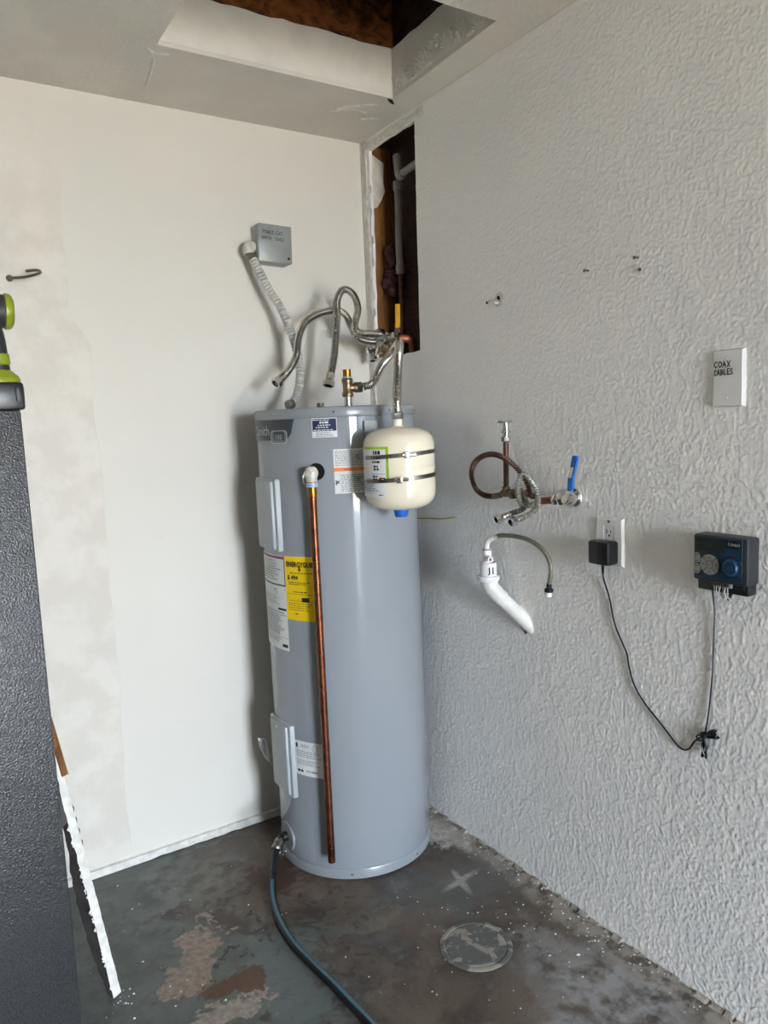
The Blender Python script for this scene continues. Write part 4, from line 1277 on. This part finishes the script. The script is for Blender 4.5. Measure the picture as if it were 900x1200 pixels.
# ---- wall plates, controller, small fixings on the right wall
def plate(mb, y0, y1, z0, z1, t=.007, ch=.006):
    """bevelled cover plate on the right wall between u = y0..y1"""
    P = on_right()
    vs = [P(y0, z0, 0), P(y1, z0, 0), P(y1, z1, 0), P(y0, z1, 0), P(y0+ch, z0+ch*.5, t), P(y1-ch, z0+ch*.5, t), P(y1-ch, z1-ch*.5, t), P(y0+ch, z1-ch*.5, t)]
    return mb.add(vs, [(0, 1, 5, 4), (1, 2, 6, 5), (2, 3, 7, 6), (3, 0, 4, 7), (4, 5, 6, 7), (3, 2, 1, 0)])
def build_right_small():
    P = on_right()
    t = thing('blank_cover_plate', (0, -1.495, 1.513), 'white blank wall plate marked COAX CABLES', 'wall plate')
    obj('plate', plate(MB(), 1.456, 1.538, 1.4505, 1.5765, .007, .008), 'white_plastic', t, smooth=0)
    for z in (1.5575, 1.4705):
        obj('screw', MB().lathe([(.0035, 0), (.0035, .0012), (.002, .002), (0, .002)], P(1.496, z, .0068), (-1, 0, 0), 10), 'white_plastic', t)
    w = write(MB(), on_right(-.0072), 'COAX', 1.4655, 1.5375, .0085, .0125, .0021, 8, .02)
    write(w, on_right(-.0072), 'CABLES', 1.4650, 1.5205, .0066, .0120, .0021, 9, .05)
    obj('handwriting', w, 'ink', t)
    # duplex outlet
    t = thing('wall_outlet', (0, -1.165, 1.115), 'white wall outlet behind the black plug-in adapter', 'outlet')
    o = MB()
    u0, u1, z0, z1 = 1.121, 1.213, 1.050, 1.180
    P7 = lambda u, v, off: P(u, v, off)
    inn = [(1.149, 1.082), (1.185, 1.082), (1.185, 1.156), (1.149, 1.156)]
    ch, th = .006, .007
    o.prism([(u0+ch, z0+ch), (u1-ch, z0+ch), (u1-ch, z1-ch), (u0+ch, z1-ch)], [inn], P, .001, th)
    o.add([P(u0, z0, 0), P(u1, z0, 0), P(u1, z1, 0), P(u0, z1, 0), P(u0+ch, z0+ch, th), P(u1-ch, z0+ch, th), P(u1-ch, z1-ch, th), P(u0+ch, z1-ch, th)],
          [(0, 1, 5, 4), (1, 2, 6, 5), (2, 3, 7, 6), (3, 0, 4, 7)])
    obj('plate', o, 'white_plastic', t, smooth=0)
    rc = MB().obox(P(1.167, 1.119, .0025), ((0, 1, 0), (0, 0, 1), (1, 0, 0)), (.0175, .0365, .003), .001)
    rc = obj('receptacle', rc, 'white_plastic', t)
    s = MB().quad(P, 1.158, 1.1605, 1.136, 1.147, .0060).quad(P, 1.171, 1.1735, 1.137, 1.146, .0060)
    s.lathe([(0, 0), (.003, 0), (.003, .0006), (0, .0006)], P(1.167, 1.131, .0056), (-1, 0, 0), 10)
    obj('slot', s, 'ink', rc)
    obj('screw', MB().lathe([(0.004, 0), (.004, .0012), (.0025, .002), (0, .002)], P(1.167, 1.168, .0066), (-1, 0, 0), 10), 'steel_dark', t)
    # plug-in adapter and its cord
    t = thing('power_adapter', (-.03, -1.165, 1.05), 'black plug-in power adapter with a thin cord tied in a bundle', 'power adapter')
    obj('housing', MB().obox((-.0285, -1.166, 1.0895), ((0, 1, 0), (0, 0, 1), (1, 0, 0)), (.0335, .031, .0215), .007), 'black_gloss', t)
    obj('seam', MB().box(-.0503, -.0495, -1.1668, -1.1652, 1.060, 1.117), 'ctrl_body', t)
    obj('strain_relief', MB().cyl((-.030, -1.166, 1.062), (-.022, -1.159, 1.030), .0045, 10, .001, .0028), 'black', t)
    c1 = [(-.024, -1.160, 1.034), (-.010, -1.152, 1.01), (-.005, -1.165, .966), (-.005, -1.182, .90), (-.005, -1.205, .855), (-.005, -1.222, .826), (-.005, -1.228, .796), (-.005, -1.245, .748), (-.005, -1.279, .708), (-.005, -1.330, .668), (-.005, -1.367, .637), (-.006, -1.388, .626), (-.007, -1.408, .634), (-.008, -1.425, .660), (-.010, -1.452, .684)]
    obj('cord', MB().tube(spline(c1, .008), .0021, 6), 'black', t)
    c2 = [(-.010, -1.452, .684), (-.006, -1.458, .732), (-.005, -1.466, .817), (-.005, -1.469, .90), (-.006, -1.472, .98), (-.012, -1.472, 1.02), (-.018, -1.473, 1.042)]
    obj('cord', MB().tube(spline(c2, .008), .0021, 6), 'black', t)
    k = MB()
    rd = random.Random(2)
    for i in range(6):
        a = (-.006-.003*i*.5, -1.452, .684)
        e = (-.008-.002*(i % 3), -1.487+rd.uniform(-.004, .006), .700+rd.uniform(-.010, .008))
        k.tube(spline([a, ((a[0]+e[0])/2-.002, (a[1]+e[1])/2, (a[2]+e[2])/2+.005), e, ((a[0]+e[0])/2, (a[1]+e[1])/2, (a[2]+e[2])/2-.004), a], .004), .0020, 6)
    for i in range(6):
        a = (-.006-.003*i*.5, -1.452, .684)
        e = (-.008-.002*(i % 3), -1.449-.003*i+.006, .626+rd.uniform(-.002, .008))
        k.tube(spline([a, (a[0], a[1]+.004, .655), e, (a[0], a[1]-.006, .657), a], .004), .0020, 6)
    for i in range(3):
        k.tube([Vector((-.010+.010*math.cos(s_), -1.452+.008*math.sin(s_), .682+.003*i)) for s_ in [q*math.pi/6 for q in range(13)]], .0020, 6)
    k.tube(spline([(-.010, -1.452, .684), (-.010, -1.436, .680), (-.009, -1.430, .672), (-.009, -1.438, .666), (-.010, -1.452, .676)], .004), .0018, 6)
    obj('cable_bundle', k, 'black', t)
    # irrigation controller
    t = thing('sprinkler_timer', (-.02, -1.505, 1.05), 'black and blue sprinkler timer with round dial on the right wall', 'timer')
    obj('housing', MB().obox((-.021, -1.5075, 1.118), ((0, 1, 0), (0, 0, 1), (1, 0, 0)), (.0655, .0525, .0235), .006), 'ctrl_body', t)
    obj('terminal_bay', MB().obox((-.016, -1.507, 1.060), ((0, 1, 0), (0, 0, 1), (1, 0, 0)), (.061, .018, .0165), .003), 'black', t)
    Pf = on_right(-.0445)
    face = obj('faceplate', MB().obox((-.0445, -1.504, 1.120), ((0, 1, 0), (0, 0, 1), (1, 0, 0)), (.0575, .0470, .0015), .001), 'ctrl_blue', t)
    Pg = on_right(-.0460)
    def rot(mb, *a, **k):
        return mb
    obj('screen_frame', MB().obox(Pg(1.4835, 1.148, .0004), ((0, 1, 0), (0, 0, 1), (1, 0, 0)), (.034, .0150, .0010)), 'black', t)
    sc = obj('screen', MB().obox(Pg(1.4835, 1.148, .0012), ((0, 1, 0), (0, 0, 1), (1, 0, 0)), (.029, .0110, .0008)), 'lcd', t)
    obj('digits', MB().text(Pg, '18', 1.4835, 1.143, .012, .0023, 'CENTER'), 'ink', sc)
    bp = obj('logo_plate', MB().obox(Pg(1.5435, 1.1555, .0006), ((0, 1, 0), (0, 0, 1), (1, 0, 0)), (.0165, .0085, .0010)), 'black_gloss', t)
    w = MB().text(Pg, 'Orbit', 1.5435, 1.1525, .0085, .0019, 'CENTER', .25)
    for sg in (-1, 1):
        w.stroke(Pg, [(1.5435+sg*.011, 1.1595), (1.5435+sg*.0135, 1.1560), (1.5435+sg*.0115, 1.1525)], .0010, .0019)
    obj('lettering', w, 'white_plastic', bp)
    # key ring: centre key, four sector keys, two keys left
    c = (1.4855, 1.1045)
    def sector(r0, r1, a0, a1, n=8):
        return [(c[0]+r1*math.cos(R_(a0+(a1-a0)*i/n)), c[1]+r1*math.sin(R_(a0+(a1-a0)*i/n))) for i in range(n+1)] + \
               [(c[0]+r0*math.cos(R_(a1-(a1-a0)*i/n)), c[1]+r0*math.sin(R_(a1-(a1-a0)*i/n))) for i in range(n+1)]
    obj('key_recess', MB().prism(sector(0.0001, .0245, 0, 359.9, 30), [], Pg, 0, .0005).prism([(1.4475, 1.079), (1.466, 1.079), (1.472, 1.090), (1.472, 1.118), (1.466, 1.130), (1.4475, 1.130)], [], Pg, 0, .0004), 'black', t)
    for a in (0, 90, 180, 270):
        obj('key', MB().prism(sector(.0095, .0232, a-42, a+42), [], Pg, .0004, .0022), 'ctrl_key', t)
    obj('key', MB().prism(sector(.0001, .0082, 0, 359.9, 20), [], Pg, .0004, .0026), 'ctrl_key', t)
    for z0, z1 in ((1.106, 1.128), (1.081, 1.103)):
        obj('key', MB().prism([(1.449, z0), (1.458, z0), (1.4625, (z0+z1)/2-.004), (1.4625, (z0+z1)/2+.004), (1.458, z1), (1.449, z1)], [], Pg, .0004, .0022), 'ctrl_key', t)
    s = MB()
    s.quad(Pg, c[0]-.004, c[0]+.004, c[1]-.0005, c[1]+.0007, .0029)
    for dx, dy in ((.016, 0), (-.016, 0), (0, .016), (0, -.016)):
        s.quad(Pg, c[0]+dx-.0022, c[0]+dx+.0022, c[1]+dy-.0006, c[1]+dy+.0010, .0025)
    for z in (1.124, 1.110, 1.099, 1.085):
        s.quad(Pg, 1.450, 1.4575, z-.0007, z+.0009, .0025)
    obj('key_print', s, 'ink', t)
    d = (1.537, 1.1045)
    dl = obj('dial', MB().lathe([(.0205, 0), (.0205, .002), (.0175, .0028), (.0165, .0065), (.0155, .0078), (0, .0078)], Pg(d[0], d[1], 0), (-1, 0, 0), 32), 'ctrl_dial', t)
    s = MB()
    for i in range(8):
        a = R_(i*45+10)
        s.stroke(Pg, [(d[0]+.008*math.cos(a), d[1]+.008*math.sin(a)), (d[0]+.0125*math.cos(a), d[1]+.0125*math.sin(a))], .0030, .0082)
    obj('dial_print', s, 'navy', dl)
    obj('dial_rim', MB().lathe([(.0206, 0), (.0235, 0), (.0235, .0014), (.0206, .0014)], Pg(d[0], d[1], 0), (-1, 0, 0), 32), 'black', t)
    s = MB()
    for i in range(5):
        a, b = R_(-40+i*16), R_(-40+i*16+16)
        s.stroke(Pg, [(d[0]+.0268*math.cos(a), d[1]+.0268*math.sin(a)), (d[0]+.0268*math.cos(b), d[1]+.0268*math.sin(b))], .0008, .0008)
    obj('dial_scale', s, 'ctrl_key', t)
    tb = obj('terminal_strip', MB().obox((-.034, -1.508, 1.0615), ((0, 1, 0), (0, 0, 1), (1, 0, 0)), (.024, .006, .003), .001), 'ctrl_key', t)
    s = MB()
    for i in range(8):
        s.box(-.0378, -.0372, -1.488-.0052*i-.0012, -1.488-.0052*i+.0012, 1.057, 1.066)
    obj('terminal', s, 'ink', tb)
    obj('bay_screw', MB().lathe([(0, 0), (.003, 0), (.003, .001), (0, .001)], (-.0328, -1.560, 1.060), (-1, 0, 0), 10), 'steel', t)
    for i in range(7):
        y0 = -1.488-.0055*i
        m = -1.492-.005*i+rd.uniform(-.006, .006)
        wr = MB().tube(spline([(-.034, y0, 1.057), (-.036-.002*(i % 2), m, 1.042-.006*rd.random()), (-.026, m-.004, 1.030-.005*rd.random()), (-.014, -1.505+rd.uniform(-.012, .012), 1.030+.008*rd.random()), (-.010, -1.505+rd.uniform(-.008, .008), 1.046)], .004), .0011, 5)
        obj('wire', wr, 'conn', t)
    obj('wire_nut', MB().cyl((-.026, -1.526, 1.046), (-.028, -1.519, 1.026), .0045, 10, .001, .003), 'black', t)
    # plastic pipe nub with a hole behind
    t = thing('pipe_nub', (-.01, -.76, 1.79), 'thin grey pipe end poking from a hole in the right wall', 'pipe')
    obj('tube', MB().tube(spline([(-.002, -.752, 1.792), (-.030, -.770, 1.790), (-.062, -.786, 1.783), (-.085, -.797, 1.777)][::1], .008), .0042, 10), plain('pale_grey_tube', '#aca59c', .5), t)
    obj('bore', MB().lathe([(0, 0), (.0034, 0), (.0034, .0012), (0, .0012)], (-.085, -.797, 1.777), (-.75, -.35, -.2), 10), 'dark_hole', t)
    obj('hole', MB().prism([(.752+.0075*math.cos(k*.7), 1.799+.0095*math.sin(k*.7)) for k in range(9)], [], P, .0005, .0026), 'dark_hole', t)
    obj('patch', MB().prism([(.752+.018*math.cos(k*.7)*(1+.3*(k % 2)), 1.797+.019*math.sin(k*.7)*(1+.25*((k+1) % 2))) for k in range(9)], [], P, 0, .0021), 'drywall_edge', t)
    ed = MB().obox(P(.752, 1.789, .010), ((0, 1, 0), (0, 0, 1), (1, 0, 0)), (.004, .0055, .009), .002)
    obj('clip', ed, 'white_plastic', t)
    # anchors and nails
    for u, z, L, lab in ((1.101, 1.816, .016, 'grey wall anchor left of the pair on the right wall'), (1.258, 1.817, .016, 'upper nail of the pair on the right wall'), (1.264, 1.788, .008, 'lower stubby nail of the pair on the right wall')):
        n = MB().lathe([(0, 0), (.0022, 0), (.0022, L), (.0042, L), (.0042, L+.0022), (0, L+.003)], P(u, z, -.004), (-1, .25, -.05), 10)
        tag(obj('nail', n, 'nail', origin=P(u, z, 0)), lab, 'nail')
build_right_small()

# ---- garden hose
def build_hose():
    t = thing('garden_hose', (-.69, -.32, 0), 'dark garden hose with a blue stripe running from the drain valve across the floor', 'hose')
    a = R_(-180)
    c = Vector((TX, TY, .090))+Vector((math.cos(a), math.sin(a), 0))*(TR+.028)
    pts = [c+Vector((-.002, -.004, -.006)), c+Vector((-.022, -.016, -.020)), (-.656, -.345, .048), (-.677, -.376, .026), (-.705, -.43, .014), (-.730, -.50, .0125), (-.750, -.59, .0125), (-.757, -.69, .0125), (-.750, -.79, .0125), (-.740, -.88, .0125), (-.731, -.985, .0125), (-.724, -1.07, .0125), (-.718, -1.2, .0125), (-.70, -1.4, .0125), (-.66, -1.65, .0125)]
    P = spline(pts, .012)
    obj('tube', MB().tube(P, .0115, 14), 'hose_black', t)
    # the stripe: a raised band on the upper right of the hose
    s = MB()
    vs, fs = [], []
    start = [i for i, p in enumerate(P) if p.y < -.40][0]
    Q = P[start:]
    for i, p in enumerate(Q):
        d = (Q[min(i+1, len(Q)-1)]-Q[max(i-1, 0)]).normalized()
        sd = d.cross(Vector((0, 0, 1))).normalized()
        up = sd.cross(d)
        for k in range(6):
            an = R_(68+k*9)
            vs.append(p+(sd*math.cos(an)+up*math.sin(an))*.0119)
    for i in range(len(Q)-1):
        for k in range(5):
            fs.append((6*i+k, 6*i+k+1, 6*i+7+k, 6*i+6+k))
    s.add(vs, fs)
    obj('stripe', s, 'hose_blue', t, label='blue-grey stripe')
    d = (Vector(pts[1])-Vector(pts[0])).normalized()
    b = MB().lathe([(0, 0), (.017, 0), (.0175, .002), (.0175, .012), (.015, .014), (.015, .018), (.017, .020), (.017, .030), (.0145, .034), (0, .034)], pts[0], d, 16)
    obj('coupling', b, 'steel_dark', t)
    q = Vector(pts[2])
    dd = (Vector(pts[3])-q).normalized()
    obj('sleeve', MB().tube([P[3], P[5], P[7], P[9]], [.0150, .0148, .0140, .0132], 14), 'black', t)
    sc = MB().lathe([(0, 0), (.004, 0), (.004, .012), (0, .012)], Vector(pts[1])+Vector((.012, -.008, -.012)), (.6, -.5, -.5), 8)
    obj('clamp_screw', sc, 'chrome', t)
build_hose()

# ---- safe, drill, leaning board
def build_left():
    x0, x1, y0, y1, z1 = -1.96, -1.338, -.90, -.42, 1.5025
    t = thing('steel_cabinet', ((x0+x1)/2, (y0+y1)/2, 0), 'tall dark grey hammertone steel cabinet at the left edge', 'cabinet')
    b = MB().box(x0, x1, y0, y1, .02, z1, .004)
    obj('body', b, 'hammer', t)
    dr = obj('door', MB().obox(((x0+x1)/2-.06, y0-.004, .76), ((1, 0, 0), (0, 0, 1), (0, 1, 0)), (.22, .70, .006), .003), 'hammer', t)
    hd = MB().cyl((-1.62, y0-.010, .95), (-1.62, y0-.055, .95), .018, 20, .003)
    for k in range(3):
        a = R_(90+120*k)
        hd.cyl((-1.62, y0-.045, .95), (-1.62+.08*math.cos(a), y0-.045, .95+.08*math.sin(a)), .007, 10, .002)
    obj('handle', hd, 'chrome', dr)
    s = MB()
    for x in (x0+.05, x1-.05):
        for y in (y0+.05, y1-.05):
            obj('foot', MB().cyl((x, y, 0), (x, y, .021), .02, 12), 'black', t)
    # cordless drill standing on its battery
    dx, dy, dz = -1.374, -.865, z1
    t = thing('cordless_drill', (dx, dy, dz), 'lime and black cordless drill standing on the steel cabinet', 'drill')
    bt = MB().obox((dx+.001, dy, dz+.027), ((1, 0, 0), (0, 1, 0), (0, 0, 1)), (.044, .038, .0265), .006)
    bt.obox((dx+.0445, dy-.006, dz+.030), ((1, 0, 0), (0, 1, 0), (0, 0, 1)), (.003, .012, .016), .002)
    bt = obj('battery', bt, 'black_gloss', t)
    obj('latch', MB().obox((dx+.034, dy-.039, dz+.030), ((1, 0, 0), (0, 0, 1), (0, 1, 0)), (.004, .013, .002), .001), 'ctrl_body', bt)
    ft = MB().lathe([(0, 0), (.046, 0), (.048, .006), (.044, .014), (.030, .026), (.024, .034), (0, .036)], (dx-.002, dy, dz+.053), (0, 0, 1), 20)
    ft.v = [Vector((v.x, dy+(v.y-dy)*.8, v.z)) for v in ft.v]
    obj('foot_shell', ft, 'drill_green', t)
    hp = spline([(dx+.006, dy, dz+.066), (dx+.004, dy, dz+.10), (dx+.001, dy, dz+.14), (dx-.006, dy, dz+.175)], .01)
    obj('grip', MB().tube(hp, [.024]*len(hp), 16), 'drill_black', t)
    obj('grip_band', MB().lathe([(.0235, 0), (.0258, .002), (.0258, .020), (.0235, .022)], (dx+.005, dy, dz+.086), (-.05, 0, 1), 18), 'drill_green', t)
    bd = MB().lathe([(0, .0), (.020, .0), (.029, .006), (.032, .016), (.033, .05), (.032, .10), (.026, .115), (.018, .120), (0, .12)], (dx+.040, dy, dz+.188), (-1, 0, .04), 24)
    obj('motor_housing', bd, 'drill_black', t)
    cp = MB().lathe([(0, .004), (.014, .004), (.020, .001), (.029, .003), (.0335, .008), (.0342, .012), (.0342, .016), (.030, .018)], (dx+.045, dy, dz+.188), (-1, 0, .04), 24)
    obj('end_cap', cp, 'drill_green', t)
    obj('vent', MB().lathe([(0, .0025), (.015, .0025), (.018, .0), (.024, .0005), (.024, .003), (0, .004)], (dx+.0445, dy, dz+.188), (-1, 0, .04), 24), 'drill_black', t)
    ck = MB().lathe([(0, 0), (.022, 0), (.022, .022), (.020, .026), (.020, .048), (.012, .060), (0, .060)], (dx-.080, dy, dz+.193), (-1, 0, .04), 20)
    obj('chuck', ck, 'black', t)
    obj('trigger', MB().obox((dx-.042, dy, dz+.150), ((1, 0, 0), (0, 1, 0), (0, 0, 1)), (.010, .008, .016), .004), 'drill_green', t)
    # broken white board leaning behind the cabinet
    A = Vector((-1.211, -.585, 0.0))
    B = Vector((-1.304, -.4874, .744))
    ax = (B-A).normalized()
    n1 = Vector((.45, -.89, 0))
    n1 = (n1-ax*n1.dot(ax)).normalized()       # outward normal of the painted narrow face
    s1 = ax.cross(n1).normalized()
    if s1.x < 0:
        s1 = -s1
    t = thing('broken_board', A, 'broken white painted board leaning on the cabinet, jagged edges', 'board')
    rd = random.Random(11)
    N = 44
    white, dark = MB(), MB()
    L = (B-A).length
    rows = []
    for i in range(N+1):
        q = A+ax*(L*i/N)
        thin = 1.0 if i < 30 else max(.7, 1-(i-30)*.03)
        dp = .018+.034*math.sin(min(1, i/24)*math.pi*.9)
        j = rd.uniform(-.0012, .0008) if rd.random() < .7 else rd.uniform(-.0035, .0)
        rows.append((q+s1*(.012*thin+rd.uniform(-.0008, .0008)), q-s1*(.012*thin+j), q-s1*(.013*thin)-n1*(dp+rd.uniform(-.005, .005)), q+s1*(.010)-n1*dp))
    for a, b in zip(rows, rows[1:]):
        white.add([a[0], a[1], b[1], b[0]], [(0, 1, 2, 3)])
        white.add([a[0], a[3], b[3], b[0]], [(0, 1, 2, 3)])
        dark.add([a[1]-n1*.0004, a[2], b[2], b[1]-n1*.0004], [(0, 1, 2, 3)])
        dark.add([a[2], a[3], b[3], b[2]], [(0, 1, 2, 3)])
    white.add(list(rows[0]), [(0, 1, 2, 3)])
    lift = Vector((0, 0, max(0, -min(min(p.z for p in r) for r in rows))+.0005))
    white.v = [v+lift for v in white.v]
    dark.v = [v+lift for v in dark.v]
    obj('painted_face', white, 'lumpy_white', t, smooth=0)
    obj('dark_side', dark, 'board_dark', t, smooth=0, label='dark side of the board')
    fl = MB()
    for i in range(26):
        f = rd.uniform(.02, .62)
        q = A+ax*(L*f)-s1*.0125+lift
        r = rd.uniform(.003, .007)
        fl.add([q+ax*r, q-s1*r*rd.uniform(.6, 1.4)+n1*.001, q-ax*r*1.2, q+n1*.003], [(0, 1, 3), (1, 2, 3), (0, 3, 2)])
    o = obj('paint_flake', fl, 'lumpy_white', t, smooth=0)
    o['kind'] = 'stuff'
    # brown lath tucked against its upper half
    la = A+ax*(L*.79)+s1*.011+n1*.003+lift
    lb = A+ax*(L*.995)+s1*.006+n1*.003+lift
    d = (lb-la)
    obj('lath', MB().obox((la+lb)/2, (s1, n1, d), (.008, .003, d.length/2)), 'lath', t, label='brown wood lath at the top of the board')
    q = A+ax*(L*.64)+lift  # flap coloured a shadow-dark grey
    tf = MB().add([q-s1*.012, q-s1*.012+ax*.07, q-s1*.050+ax*.045-n1*.012, q-s1*.044-ax*.02-n1*.012, q-s1*.012-n1*.006, q-s1*.012+ax*.07-n1*.006],
                  [(0, 1, 2, 3), (4, 3, 2, 5), (0, 3, 4), (1, 5, 2)])
    obj('dark_flap', tf, 'board_dark', t, smooth=0)
    for f in (.55, .59, .63, .67):
        q = A+ax*(L*f)+s1*.011+lift
        ck = MB().add([q-ax*.012, q+s1*.006-n1*.004, q+ax*.014, q+n1*.001], [(0, 1, 3), (1, 2, 3), (0, 3, 2)])
        obj('dark_splinter', ck, 'board_dark', t, smooth=0)
build_left()
